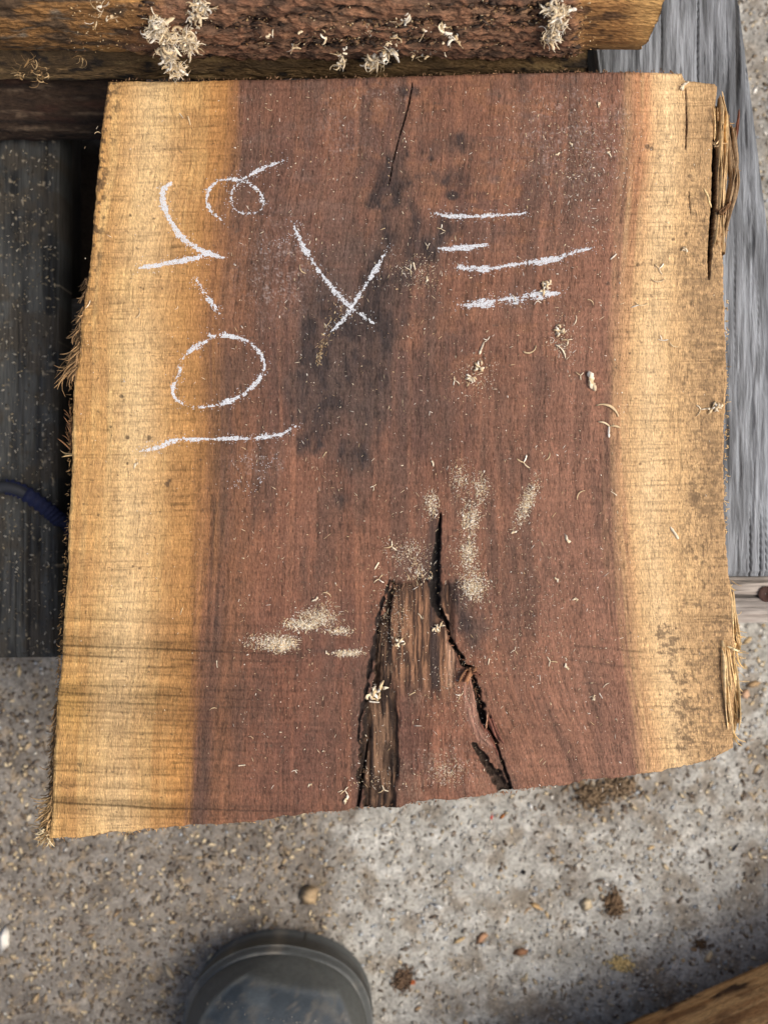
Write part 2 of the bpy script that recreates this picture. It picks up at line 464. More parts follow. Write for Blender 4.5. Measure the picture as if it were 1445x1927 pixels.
def disp_lower(X, S, Y, Z):
    pl = fbm(X / .03, S / .006, 6, 5)
    d = .0045 * (pl - .5) + .0026 * (fbm(X / .01, S / .002, 3, 3) - .5)
    c = mix(bc(X, (124, 100, 68)), lin(84, 68, 48), sst(pl, .4, .68))
    c = mix(c, lin(140, 118, 80), sst(fbm(X / .04, S / .003, 8), .6, .75) * .6)
    c = mix(c, lin(48, 42, 36), sst(fbm(X / .012, S / .006, 9), .62, .72))
    return d, c
LO = [pyz(96, .176), pyz(128, .168), pyz(150, .155), pyz(146, .148), (.30, .147), (.46, .147), (.47, .155), (.47, .172), (.44, .180), (.34, .180)]
me, org = loft('lower_slab', LO, W(-300, 0, .165)[0], W(1103, 0, .170)[0], 480, disp_lower, M_bark, 1.6)
low = thing('live_edge_slab', 'olive brown slab edge squeezed under the bark-edged one', 'timber', 'stacked live-edge slabs', tuple(org))
obj('sawn_edge', me, M_bark, low)

def disp_dark(X, S, Y, Z):
    fib = fbm(X / .035, S / .0022, 4, 4); pl = fbm(X / .03, S / .012, 7, 4)
    d = .0040 * (pl - .5) + .0045 * (fib - .5)
    c = mix(bc(X, (58, 45, 35)), lin(34, 27, 23), sst(fib, .4, .65))
    c = mix(c, lin(100, 84, 68), sst(fbm(X / .02, S / .0018, 11), .62, .78) * .8)
    c = mix(c, lin(64, 40, 32), sst(fbm(X / .03, S / .008, 12), .6, .75) * .5)
    return d, c
DK = [pyz(148, .139), pyz(200, .132), pyz(245, .120), pyz(266, .108), pyz(262, .1015), (.32, .1005), (.46, .1005), (.46, .12), (.45, .145), (.32, .1455)]
me, org = loft('dark_slab', DK, W(-320, 0, .12)[0], W(262, 0, .12)[0], 300, disp_dark, M_bark, 1.6)
dark = thing('live_edge_slab', 'dark fibrous bark edge at the bottom of the stack, in shade', 'timber', 'stacked live-edge slabs', tuple(org))
obj('bark_edge', me, M_bark, dark)

# ------------------------------------------------------------------ the chalked slab
ZT = 0.200
OUT_L = [(203, 152), (197, 200), (187, 270), (181, 350), (177, 400), (172, 460), (166, 520), (159, 570), (153, 600), (152, 640), (145, 690),
         (138, 720), (136, 780), (136, 860), (131, 940), (128, 1000), (127, 1080), (121, 1150), (117, 1200), (114, 1270), (108, 1310), (103, 1370),
         (101, 1420), (99, 1480), (96, 1530), (93, 1578)]
OUT_R = [(1350, 160), (1352, 200), (1353, 260), (1356, 330), (1356, 400), (1360, 470), (1362, 520), (1362, 540), (1365, 600), (1365, 680), (1368, 720), (1363, 800),
         (1362, 900), (1365, 1000), (1372, 1080), (1377, 1130), (1380, 1180), (1382, 1250), (1382, 1330), (1380, 1408)]
OUT_T = [(203, 152), (260, 151), (340, 152), (430, 149), (600, 147), (720, 143), (800, 141), (960, 136), (1100, 134), (1200, 134), (1283, 136), (1289, 150), (1345, 156), (1350, 160)]
OUT_B = [(93, 1578), (130, 1577), (200, 1569), (300, 1560), (360, 1553), (450, 1550), (500, 1545), (520, 1538), (600, 1529), (680, 1523), (740, 1522), (790, 1508), (850, 1506),
         (910, 1499), (950, 1488), (1000, 1484), (1060, 1480), (1100, 1468), (1160, 1465), (1230, 1455), (1290, 1443), (1330, 1432), (1360, 1420), (1380, 1408)]

def ip(Y, pts, k=1):
    p = np.array(pts, float)
    return np.interp(Y, p[:, 0], p[:, k])

B_L = [(100, 440), (300, 432), (400, 412), (600, 392), (800, 396), (1000, 388), (1200, 374), (1400, 356), (1600, 350)]
B_R = [(100, 1196), (250, 1196), (400, 1181), (600, 1166), (800, 1160), (1000, 1165), (1200, 1184), (1300, 1196), (1400, 1212), (1600, 1240)]
STAINS = [(745, 330, 26, 60, .45), (715, 430, 34, 60, .45), (670, 470, 50, 40, .3), (610, 560, 36, 40, .5), (650, 610, 60, 35, .65), (625, 670, 50, 60, .85), (690, 660, 45, 45, .6),
          (640, 740, 70, 45, .75), (590, 780, 40, 50, .6), (680, 790, 20, 70, .6), (760, 560, 60, 40, .4), (800, 455, 60, 35, .5), (855, 270, 60, 22, .45),
          (850, 330, 60, 20, .35), (880, 440, 60, 30, .35), (760, 520, 30, 25, .5), (720, 540, 40, 30, .5), (655, 865, 20, 35, .75), (640, 940, 25, 18, .6), (575, 830, 25, 30, .45),
          (870, 1140, 22, 45, .85), (905, 1180, 25, 30, .8), (890, 1210, 16, 30, .6), (815, 1000, 10, 40, .55), (680, 1050, 6, 40, .5), (860, 1110, 25, 25, .6),
          (515, 960, 18, 40, .3), (660, 1270, 40, 10, .35), (600, 1190, 70, 8, .35), (560, 1225, 90, 7, .35), (1000, 160, 90, 25, .3), (520, 400, 60, 8, .3), (560, 650, 40, 25, .35),
          (440, 600, 30, 200, .25), (400, 900, 12, 200, .4), (412, 1100, 10, 200, .35), (850, 367, 9, 6, 1.4), (780, 170, 60, 15, .35),
          (600, 600, 70, 110, .28), (690, 560, 90, 150, .26), (640, 700, 90, 120, .34), (740, 400, 45, 90, .34), (700, 860, 70, 60, .25), (930, 430, 80, 60, .2), (850, 300, 100, 50, .25), (700, 700, 30, 120, .4), (560, 720, 40, 60, .35)]
SLIT = [(692, 1395, 1.2), (685, 1445, 3), (677, 1490, 3.5), (672, 1530, 4)]
SLIT2 = [(733, 1092, 2), (722, 1125, 4), (712, 1165, 4), (704, 1215, 4), (694, 1262, 5), (686, 1318, 4), (677, 1350, 3), (673, 1395, 2)]
DOTS = [(315, 911, 6), (318, 905, 4), (245, 405, 4), (228, 746, 5), (208, 803, 4), (240, 823, 5), (280, 823, 6), (240, 872, 4), (229, 1245, 3), (1218, 275, 6), (1226, 279, 5), (1298, 331, 5),
        (1200, 498, 4), (1226, 489, 3), (1200, 561, 3), (1185, 664, 3), (1290, 440, 4), (1266, 450, 4), (1205, 873, 4), (1308, 936, 8), (1310, 1050, 5), (1186, 1191, 4), (280, 1255, 3),
        (1240, 1180, 4), (250, 1066, 3), (262, 1070, 3), (1348, 765, 4)]
SAWL = [1165, 1198, 1214, 1231, 1246, 1262, 1287, 1302, 1309, 1318, 1328, 1336, 1347, 1358, 1372, 1384, 1399, 1420, 1440, 1452, 1478, 1512, 1530]
DEEP = {1214: 1.3, 1231: 1.2, 1287: 1.1, 1302: 1.2, 1318: 1.1, 1512: 1.6}
XL = [(1080, 736), (1100, 728), (1115, 720), (1150, 716), (1180, 706), (1220, 700), (1260, 692), (1300, 688), (1315, 680), (1345, 674), (1400, 671), (1450, 668), (1530, 672)]
XR = [(1080, 742), (1120, 745), (1200, 742), (1300, 748), (1400, 753), (1530, 750)]
CRACK = [(829, 964, 1.0), (826, 1000, 6), (821, 1040, 9), (817, 1090, 12), (818, 1130, 11), (828, 1160, 6)]
CRACK2 = [(830, 1150, 4.5), (840, 1170, 4), (848, 1205, 4), (862, 1228, 6), (872, 1252, 4.5), (888, 1262, 5), (897, 1300, 7), (906, 1335, 8), (911, 1360, 6), (924, 1378, 2.5), (938, 1400, 1)]
GROOVE3 = [(890, 1400, 4), (912, 1430, 8), (932, 1460, 12), (955, 1492, 14)]
TOPCR = [(776, 155, .8), (770, 190, 1.3), (762, 222, 1.5), (752, 252, .8), (740, 300, .9), (732, 345, .5)]
RCR = [(1351, 170, 1.0), (1347, 215, 3), (1345, 290, 5), (1343, 380, 5), (1338, 440, 4.5), (1335, 490, 3.5), (1334, 525, .8)]
RCR2 = [(1290, 165, 1.0), (1292, 230, 1.8), (1290, 280, 1.0)]
RCR3 = [(1296, 360, 1.2), (1299, 400, 1.0)]

def slab_fields(X, Y):
    bl = ip(Y, B_L); br = ip(Y, B_R)
    sweep = 60 * sst(Y, 1200, 1560) * sst(X, 800, 960) * sst(-X, -1250, -1050)
    tt = np.clip((X - 390) / 785, 0, 1)
    g = X - ((bl - 390) * (1 - tt) + (br - 1175) * tt) + 8 * (fbm(X / 90, Y / 160, 13) - .5) - sweep
    jit = 26 * (fbm(X / 40, Y / 300, 1) - .5) + 10 * (vn(g / 4, Y / 130, 2) - .5)
    softL = ip(Y, [(150, 50), (400, 90), (1000, 90), (1200, 34), (1550, 18)])
    lnz = vn(g / 5, Y / 160, 10)
    mL = sst((X - bl + jit) / softL + .2 * (lnz - .5), -.5, .5)
    mR = sst((br - X + .9 * jit) / 62 + .22 * (lnz - .5), -.5, .5)
    heart = mL * mR
    n_big = fbm(X / 150, Y / 170, 3); n_mid = fbm(X / 45, Y / 60, 5); n_sm = fbm(X / 11, Y / 13, 7, 3)
    streak = fbm(g / 14, Y / 420, 4, 4); lines = vn(g / 4.2, Y / 110, 9); lines2 = .6 * vn(g / 2.4, Y / 85, 11) + .4 * vn(g / 3.3, Y / 200, 14)
    pores = vn(g / 1.9, Y / 13, 12)
    cross = vn(X / 45, Y / 2.8, 6); cross2 = vn(X / 110, Y / 6.5, 8)
    S = X.shape
    # sapwood
    sap = mix(np.broadcast_to(lin(188, 145, 88), S + (3,)), lin(204, 168, 110), sst(streak, .4, .8))
    sap = mix(sap, lin(162, 122, 76), sst(n_mid, .42, .75) * .6)
    sap = mix(sap, lin(150, 114, 74), sst(fbm(X / 90, Y / 26, 11), .5, .8) * .4)
    sap = mix(sap, lin(218, 190, 142), np.exp(-((X - 262 + .05 * (Y - 700)) / 48) ** 2) * .75 * (.4 + n_big))
    sapL = mix(sap, lin(158, 110, 62), np.exp(-np.clip(bl - X, 0, 999) / 70.) * .9)
    sapL = mix(sapL, lin(196, 144, 82), np.exp(-((X - 330) / 25) ** 2 - ((Y - 1440) / 50) ** 2) * .9)
    sapL = mix(sapL, lin(206, 162, 92), np.exp(-((X - 130) / 30) ** 2 - ((Y - 1320) / 60) ** 2) * .8)
    sapR = mix(sap, lin(212, 178, 132), .7 + 0 * X)
    sapR = mix(sapR, lin(188, 132, 92), np.exp(-((X - br - 10) / 24) ** 2) * (.35 + .55 * sst(-Y, -620, -300)) * sst(fbm(g / 12, Y / 200, 6), .15, .6))
    sapR = mix(sapR, lin(172, 140, 100), sst(X + 80 * (n_mid - .5), 1255, 1350) * .85)
    sapR = mix(sapR, lin(226, 196, 150), np.exp(-((X - br - 62) / 26) ** 2) * .6 * (.4 + n_big))
    sap = mix(sapL, sapR, sst(X, 700, 800))
    sap = mix(sap, lin(178, 150, 118), .05 + 0 * X)
    # heartwood
    ht = mix(np.broadcast_to(lin(116, 78, 60), S + (3,)), lin(90, 61, 51), sst(n_big, .36, .66))
    ht = mix(ht, lin(138, 94, 70), sst(streak, .45, .78) * .55)
    red = np.exp(-((X - 560) / 150) ** 2 - ((Y - 1300) / 200) ** 2) + .5 * np.exp(-((X - 840) / 60) ** 2 - ((Y - 1400) / 90) ** 2)
    ht = mix(ht, lin(122, 76, 58), red * (.2 + .7 * n_mid) * .8)
    ht = mix(ht, lin(130, 88, 58), np.exp(-((X - bl - 45) / 45) ** 2) * .6 * sst(Y, 250, 500))
    ht = mix(ht, lin(140, 101, 82), sst(X, 820, 1120) * .6 * (.55 + .45 * sst(Y, 250, 900)))  # paler to the right: pinker wood plus the left-to-right light falloff
    ht = mix(ht, lin(92, 64, 52), np.exp(-((X - bl - 25 - 10 * n_mid) / 18) ** 2) * .8 * (.4 + streak))
    ht = mix(ht, lin(110, 88, 78), sst(fbm(X / 60, Y / 25, 14), .55, .8) * .5 * sst(-Y, -620, -300))
    fig = fbm((X + 40 * fbm(X / 80, Y / 80, 4)) / 46, (Y + 60 * fbm(X / 90, Y / 70, 9)) / 26, 6, 4)
    ht = mix(ht, lin(138, 94, 66), sst(fig, .54, .72) * .55 * sst(-Y, -900, -480) * sst(X, 500, 640) * sst(-X, -1130, -980))
    ht = mix(ht, lin(82, 60, 51), sst(fbm(g / 34, Y / 190, 15), .48, .75) * .6)
    haze_ = np.exp(-((X - 690) / 150) ** 2 - ((Y - 600) / 300) ** 2)
    ht = mix(ht, lin(84, 66, 60), haze_ * (.2 + .9 * n_mid))
    st = 0 * X
    for (sx, sy, rx, ry, am) in STAINS:
        st = st + am * np.exp(-((X - sx) / rx) ** 2 - ((Y - sy) / ry) ** 2)
    wx_ = 30 * (fbm(X / 50, Y / 50, 1) - .5); wy_ = 50 * (fbm(X / 50, Y / 60, 12) - .5)
    ed_ = fbm((X + wx_) / 30, (Y + wy_) / 62, 2, 6) - .5; ed2 = fbm((X - wx_) / 13, (Y + wy_) / 24, 8, 5) - .5
    stc = np.clip(st, 0, 1.1)
    soft = sst(stc + 1.0 * ed_ + .3 * ed2, .05, .95) * sst(stc, .02, .3)
    core = sst(stc * .6 + 2.0 * ed_ + 1.2 * ed2, .25, 1.05) * sst(stc, .08, .35)
    ht = mix(ht, lin(66, 54, 50), soft * .72)
    ht = mix(ht, lin(46, 42, 43), core * (.50 + .42 * vn(X / 3, Y / 9, 3)))
    c = mix(sap, ht, heart)
    # grain, pores, saw marks
    pores2 = vn(g / 2.0, Y / 7, 14); spk = vn(X / 1.9, Y / 2.4, 3)
    k = 1 + (.30 * (lines - .5) + .46 * (lines2 - .5)) * (.35 + .65 * heart) - (.16 + .22 * heart) * sst(pores, .62, .88) + (.16 + .22 * heart) * sst(pores2, .7, .95) + .34 * (spk - .5)
    k = k * (1 + .34 * (n_sm - .5))
    crk = (sst(vn(X / 60, (Y + .02 * X) / 1.9, 10), .76, .92) + .8 * sst(vn(X / 32, Y / 1.9, 5), .82, .95)) * (1 - .7 * heart)
    k = k * (1 + (cross - .5) * (.18 - .11 * heart) + (cross2 - .5) * .12) * (1 - .28 * crk)
    rows = np.exp(-((((Y + .02 * X + 3 * (vn(X / 70, Y / 30, 4) - .5)) / 15.5) % 1 - .5) / .09) ** 2) * (.2 + .8 * vn(X / 50, Y / 12, 8))
    k = k * (1 - .20 * rows * (1 - .4 * heart))
    h = .22e-3 * (lines - .5) + .12e-3 * (cross - .5) - .28e-3 * sst(pores, .62, .88) + .3e-3 * (n_mid - .5) + .22e-3 * (n_sm - .5) + .2e-3 * (spk - .5) - .15e-3 * crk - .1e-3 * rows
    for (xx, am) in ((402, .9), (419, .8), (372, .35), (437, .5), (455, .4)):
        dd = X - (xx + ip(Y, B_L) - 388 + 4 * (vn(Y / 60, Y * 0 + xx, 3) - .5))
        k = k * (1 - .5 * am * np.exp(-(dd / 3.2) ** 2) * sst(Y, 640, 900) * sst(-Y, -1330, -1150) * (.5 + .7 * vn(X / 6, Y / 40, 6)))
    for y0 in SAWL:
        yy = y0 + .050 * (X - 115) - .000035 * (X - 115) ** 2 + 5 * (vn(X / 80, X * 0 + y0, 3) - .5)
        d = Y - yy
        am = DEEP.get(y0, .7) * (.35 + .9 * vn(X / 60, X * 0 + y0 * 1.7, 5)) * sst(-X, -720, -330)
        ln = np.exp(-(d / 2.0) ** 2) + .6 * np.exp(-((d + 7) / 8) ** 2)
        k = k * (1 - .46 * ln * am); h = h - .3e-3 * np.exp(-(d / 2.2) ** 2) * am
    for (xa, xb, ya, yb, am) in ((1068, 1215, 1214, 1228, 1.1), (1060, 1210, 1240, 1260, 1.0), (1090, 1170, 1285, 1292, .7), (940, 1050, 1190, 1185, .4), (500, 640, 405, 402, .6), (500, 625, 333, 336, -.5), (1150, 1250, 915, 913, .6), (1280, 1350, 1335, 1335, 1.0), (350, 700, 1190, 1206, .5), (380, 690, 1268, 1284, .6)):
        d = Y - (ya + (yb - ya) * (X - xa) / (xb - xa))
        e = sst(X, xa - 8, xa + 12) * sst(-X, -xb - 8, -xb + 12) * (.4 + vn(X / 12, Y / 4, 4))
        k = k * (1 - .35 * am * np.exp(-(d / 2.3) ** 2) * e)
    c = c * np.clip(k, .25, 1.7)[..., None]
    # mould and dirt spots
    edgeL = sst(-(X - ip(Y, [(b, a) for a, b in OUT_L])), -48, -4)
    mo = sst(fbm(X / 9, Y / 9, 10, 3) + .16 * edgeL, .68, .76) * edgeL * sst(-Y, -760, -420)
    rz = sst(X + 30 * n_mid, 1240, 1330) * sst(Y, 230, 420)
    mo = np.maximum(mo, sst(fbm(X / 5, Y / 6, 13, 4) + .30 * (fbm(X / 45, Y / 80, 1) - .4), .60, .72) * rz * .75)
    for (dx, dy, r) in DOTS:
        dd = np.hypot(X - dx, Y - dy) / r
        mo = np.maximum(mo, sst(1.6 * np.exp(-(dd / (1.0 if r < 7 else 1.5)) ** 2) + (1.0 if r < 7 else 2.0) * (fbm(X / 5, Y / 5, 2, 3) - .5), .7, 1.1) * (dd < 3.5))
    for pts, rr, am in (([(1258, 1190, 1), (1266, 1250, 1), (1280, 1310, 1), (1292, 1395, 1)], 22, 1.0), ([(1290, 1252, 1), (1340, 1245, 1)], 14, .8), ([(1285, 1336, 1), (1350, 1338, 1)], 10, 1.0), ([(1280, 1140, 1), (1335, 1142, 1)], 12, .9), ([(1300, 920, 1), (1318, 960, 1)], 16, .8), ([(1270, 480, 1), (1330, 560, 1), (1320, 640, 1)], 40, .55), ([(1330, 700, 1), (1345, 1000, 1)], 26, .55)):
        d, wl, al, sd = polydist(X, Y, pts)
        mo = np.maximum(mo, am * sst(np.exp(-(d / rr) ** 2) * .55 + 1.5 * (fbm(X / 12, Y / 7, 11, 5) - .5) + .5 * (spk - .5), .40, .62))
    mo = np.maximum(mo, .8 * sst(vn(X / 5, Y / 5, 15), .955, .985))
    c = mix(c, mix(np.broadcast_to(lin(62, 50, 42), S + (3,)), lin(98, 80, 62), sst(X, 1150, 1250)), mo * .75)
    # pale dust film rubbed into the wood
    film = np.exp(-((X - 1080) / 110) ** 2 - ((Y - 260) / 110) ** 2) * .7 + np.exp(-((X - 520) / 60) ** 2 - ((Y - 510) / 80) ** 2) * .9 + np.exp(-((X - 490) / 50) ** 2 - ((Y - 870) / 25) ** 2) * .6 \
        + np.exp(-((X - 640) / 60) ** 2 - ((Y - 250) / 90) ** 2) * .3 + np.exp(-((X - 730) / 40) ** 2 - ((Y - 180) / 25) ** 2) * .5 + np.exp(-((X - 850) / 50) ** 2 - ((Y - 1450) / 35) ** 2) * .5
    c = mix(c, lin(170, 150, 132), heart * (.04 + .05 * n_mid) * (.4 + 1.2 * spk) * (1 - .7 * core))
    c = mix(c, lin(196, 186, 180), film * sst(vn(X / 2.2, Y / 2.2, 4) * .7 + n_sm * .4, .62, .95) * .55)
    # ---- rot cavity, cracks
    jl = 16 * (fbm(X / 22, Y / 12, 6) - .5) + 9 * sst(vn(X / 40, Y / 30, 2), .35, .65); jr = 34 * (fbm(X / 14, Y / 50, 9) - .5)
    xl = ip(Y, XL) + jl; xr = ip(Y, XR) + jr
    insd = np.minimum(sst(X - xl, 0, 6), sst(xr - X, 0, 14)) * sst(Y + 2 * jl, 1086, 1104)
    wb = 9 * (fbm(X / 60, Y / 70, 12) - .5); fib = .6 * vn((X + wb) / 2.2, Y / 60, 3) + .4 * vn((X + wb) / 3.4, Y / 24, 8); fib2 = vn((X + wb) / 7.5, Y / 120, 5)
    h = h - insd * (3.6e-3 + 2.6e-3 * sst(-(X - xl), -26, 0) + 1.8e-3 * (fib - .5) + 2.4e-3 * (fib2 - .5) + 1.2e-3 * (n_mid - .5))
    g1 = mix(np.broadcast_to(lin(48, 37, 31), S + (3,)), lin(116, 90, 70), sst(fib * .75 + fib2 * .35, .44, .70))
    g1 = mix(g1, lin(34, 28, 25), sst(-(X - xl) + 16 * (n_sm - .5), -24, -4) * .85)
    g1 = mix(g1, lin(34, 28, 24), sst(-(Y + 20 * n_mid), -1180, -1110) * .5)
    g1 = mix(g1, lin(40, 31, 26), sst(fbm(X / 25, Y / 60, 8), .52, .7) * .8)
    c = mix(c, g1 * (.8 + .5 * n_sm)[..., None], sst(insd, .1, .5))
    i2 = sst(X + .5 * jr, 738, 746) * sst(-X + 8 * (fib2 - .5), -862 + 0 * Y, -846) * sst(Y + 26 * (fib2 - .5), 1088, 1100) * sst(-Y - 70 * (fib - .5), -1335, -1270)
    i2 = np.maximum(i2, sst(X - xl, 2, 10) * sst(-(X - 760), 0, 20) * sst(Y, 1092, 1104) * sst(-Y, -1330, -1270)) * (1 - sst(insd, .1, .5))
    h = h - i2 * (3.2e-3 * sst(-Y, -1330, -1150) + 1.2e-3 * (fib - .5) + 1.4e-3 * (fib2 - .5))
    g2 = mix(np.broadcast_to(lin(68, 51, 41), S + (3,)), lin(142, 106, 80), sst(fib * .7 + fib2 * .4, .46, .68))
    g2 = mix(g2, lin(48, 38, 33), sst(-Y - 30 * fib2, -1160, -1110) * .7)
    g2 = mix(g2, lin(46, 40, 38), np.exp(-((X - 817) / 8) ** 2) * .85)
    c = mix(c, g2, i2 * .95)
    # pale torn fibres and the raised ridge beside the crack
    for pts, colr, up in (([(842, 1160, 5), (846, 1200, 9), (850, 1240, 10), (846, 1290, 7)], (186, 148, 120), -.6e-3), ([(876, 1272, 8), (882, 1310, 15), (890, 1350, 16), (906, 1388, 13), (926, 1404, 6)], (164, 124, 106), .6e-3),
                          ([(905, 1360, 5), (930, 1395, 7), (942, 1425, 4)], (128, 80, 66), .8e-3)):
        d, wl, al, sd = polydist(X, Y, pts)
        m = sst(-d / wl + .5 * (fib - .5), -1, -.6)
        c = mix(c, np.broadcast_to(lin(*colr), S + (3,)) * (.35 + 1.05 * (.5 * vn(sd / 2.0, al / 50, 5) + .5 * vn(sd / 4.5, al / 30, 3)))[..., None], m * .9)
        h = h + m * (up + 1.2e-3 * (vn(sd / 3.5, al / 40, 5) - .5))
    for pts, dep, colr, jj in ((CRACK, 5e-3, (38, 33, 31), .6), (CRACK2, 6e-3, (38, 31, 28), 1.1), (GROOVE3, 5e-3, (58, 47, 40), .9), ([(925, 1380, 1.5), (938, 1412, 2.5), (950, 1450, 3), (964, 1490, 3.5)], 4e-3, (44, 35, 31), 1.0), (SLIT, 4e-3, (34, 26, 23), .5), (SLIT2, 2e-3, (40, 32, 29), 1.6), (TOPCR, 4e-3, (34, 25, 22), .4), (RCR, 16e-3, (48, 34, 24), .3), (RCR2, 2e-3, (96, 70, 52), .5), (RCR3, 2e-3, (90, 70, 50), .5)):
        d, wl, al, sd = polydist(X, Y, pts)
        q = d / wl + jj * (vn(X / 6, Y / 9, 7) - .5) + .3 * jj * (vn(X / 2.5, Y / 4, 1) - .5)
        h = h - dep * sst(-q, -1.05, -.3) * (.7 + .6 * n_sm)
        c = mix(c, np.broadcast_to(lin(*colr), S + (3,)) * (.6 + .8 * n_sm)[..., None], sst(-q, -1.15, -.75))
    # charred halo along the upper crack
    d, wl, al, sd = polydist(X, Y, [(818, 960, 6), (810, 1040, 12), (806, 1110, 14), (820, 1180, 10), (818, 1290, 6)])
    c = mix(c, lin(66, 54, 50), .7 * sst(-d / wl, -1.6, -.4) * (h > -3e-3))
    zc = np.exp(-((X - 830) / 75) ** 2 - ((Y - 1410) / 100) ** 2) * heart
    h = h + zc * (.9e-3 * (fib2 - .5) + .7e-3 * (fib - .5) - .6e-3)
    c = c * (1 + zc * (1.1 * (fib - .5) + .5 * (fib2 - .5)))[..., None]
    c = mix(c, lin(150, 130, 112), zc * sst(n_mid + .6 * (spk - .5), .55, .8) * .5)
    # edge wear
    h = np.where(np.isfinite(h), h, 0)
    return h, np.clip(c, 0.004, .95)

def edge_curve(pts, n, jit, seed):
    p = np.array(pts, float)
    s = np.concatenate([[0], np.cumsum(np.linalg.norm(np.diff(p, axis=0), axis=1))]); s /= s[-1]
    t = np.linspace(0, 1, n)
    x = np.interp(t, s, p[:, 0]); y = np.interp(t, s, p[:, 1])
    j = jit * ((fbm(t * 60, t * 0 + seed, seed, 4) - .5) * 2 + .5 * (vn(t * 300, t * 0, seed) - .5))
    j *= np.minimum(1, np.minimum(t, 1 - t) * 40)
    return np.stack([x, y], 1), j

slab = thing('chalked_slab', 'live-edge wood slab with chalk numbers, dark heartwood and golden sapwood edges', 'timber', None, W(740, 860, .15))
SO = np.array(slab.location)
NX, NY = 730, 820
def build_slab():
    eL, jL = edge_curve(OUT_L, NY, 2.5, 1); eL[:, 0] += jL
    eR, jR = edge_curve(OUT_R, NY, 3.0, 2); eR[:, 0] += jR
    eT, jT = edge_curve(OUT_T, NX, 1.2, 3); eT[:, 1] += jT
    eB, jB = edge_curve(OUT_B, NX, 4.5, 4); eB[:, 1] += jB
    u = np.linspace(0, 1, NX)[None, :, None]; v = np.linspace(0, 1, NY)[:, None, None]
    P = (1 - u) * eL[:, None] + u * eR[:, None] + (1 - v) * eT[None] + v * eB[None] \
        - ((1 - u) * (1 - v) * eT[0] + u * (1 - v) * eT[-1] + (1 - u) * v * eB[0] + u * v * eB[-1])
    X, Y = P[..., 0], P[..., 1]
    h, c = slab_fields(X, Y)
    U = np.broadcast_to(u[..., 0], X.shape); Vv = np.broadcast_to(v[..., 0], X.shape)
    ed = np.minimum(np.minimum(U, 1 - U) * 1240, np.minimum(Vv, 1 - Vv) * 1390)
    h = h - .0009 * (1 - sst(ed + 3 * (fbm(X / 9, Y / 9, 3) - .5), 0, 5))
    k = (CAM_H - ZT) / F_PX
    V0 = np.stack([(X - CX) * k, (CY - Y) * k, ZT + h], -1).reshape(-1, 3)
    C0 = c.reshape(-1, 3)
    idx = np.arange(NX * NY).reshape(NY, NX)
    ring = np.concatenate([idx[0, :-1], idx[:-1, -1], idx[-1, :0:-1], idx[:0:-1, 0]])
    n = len(ring)
    b = V0[ring][:, :2]
    # outward normal of the outline
    t = np.roll(b, -4, 0) - np.roll(b, 4, 0); t /= np.linalg.norm(t, axis=1)[:, None] + 1e-9
    nrm = np.stack([-t[:, 1], t[:, 0]], 1)
    cen = b.mean(0)
    if ((b - cen) * nrm).sum() < 0: nrm = -nrm
    px = b[:, 0] / k + CX; py = CY - b[:, 1] / k
    left = (px < 250); right = px > 1330
    fl = np.where(left, .004 * sst(py, 1330, 1540) + .0045 * np.exp(-((py - 650) / 60) ** 2), 0) + np.where(right, .003 * sst(py, 1050, 1250), 0)
    V = [V0]; C = [C0]; Q = [grid_quads(NX, NY)]
    prev = ring; levels = [.004, .010, .018, .027, .037, .047, .0505]
    s = np.arange(n) / 3.0
    for li, dz in enumerate(levels):
        rough = .0016 * (fbm(s / 4, s * 0 + dz * 400, 4) - .5) * (1 if li < len(levels) - 1 else .5)
        bulge = fl * math.sin(min(1, dz / .03) * math.pi / 2) - np.where(left | right, 0, .0015) * (dz / .05)
        if li == len(levels) - 1: bulge = bulge - .001
        pos = b + nrm * (rough + bulge)[:, None]
        z = np.full(n, ZT - min(dz, .0500))
        base = sum(len(x) for x in V)
        V.append(np.column_stack([pos, z]))
        side = np.where((left | right)[:, None], lin(128, 100, 68), C0[ring] * .85)
        side = side * (.55 + .9 * fbm(s / 3, s * 0 + dz * 90, 8))[:, None]
        C.append(side)
        cur = base + np.arange(n)
        Q.append(np.stack([prev, cur, np.roll(cur, -1), np.roll(prev, -1)], 1))
        prev = cur
    V = np.vstack(V); C = np.vstack(C)
    # underside: strips between opposite sides of the last ring
    r = prev
    top = r[:NX]; rt = r[NX - 1:NX - 1 + NY]; bot = r[NX + NY - 2:2 * NX + NY - 2][::-1] if False else np.concatenate([r[NX - 1 + NY - 1:2 * NX + NY - 2]])[::-1]
    m = min(len(top), len(bot))
    a_, b_ = top[:m], bot[:m]
    Q.append(np.stack([a_[:-1], a_[1:], b_[1:], b_[:-1]], 1))
    me = make_mesh('slab_body', V - SO, quads=np.vstack(Q), col=C)
    obj('slab_body', me, M_slab, slab)
build_slab()

def slab_z(px, py):
    h, _ = slab_fields(np.atleast_1d(np.asarray(px, float)), np.atleast_1d(np.asarray(py, float)))
    return ZT + np.maximum(h, -.004)

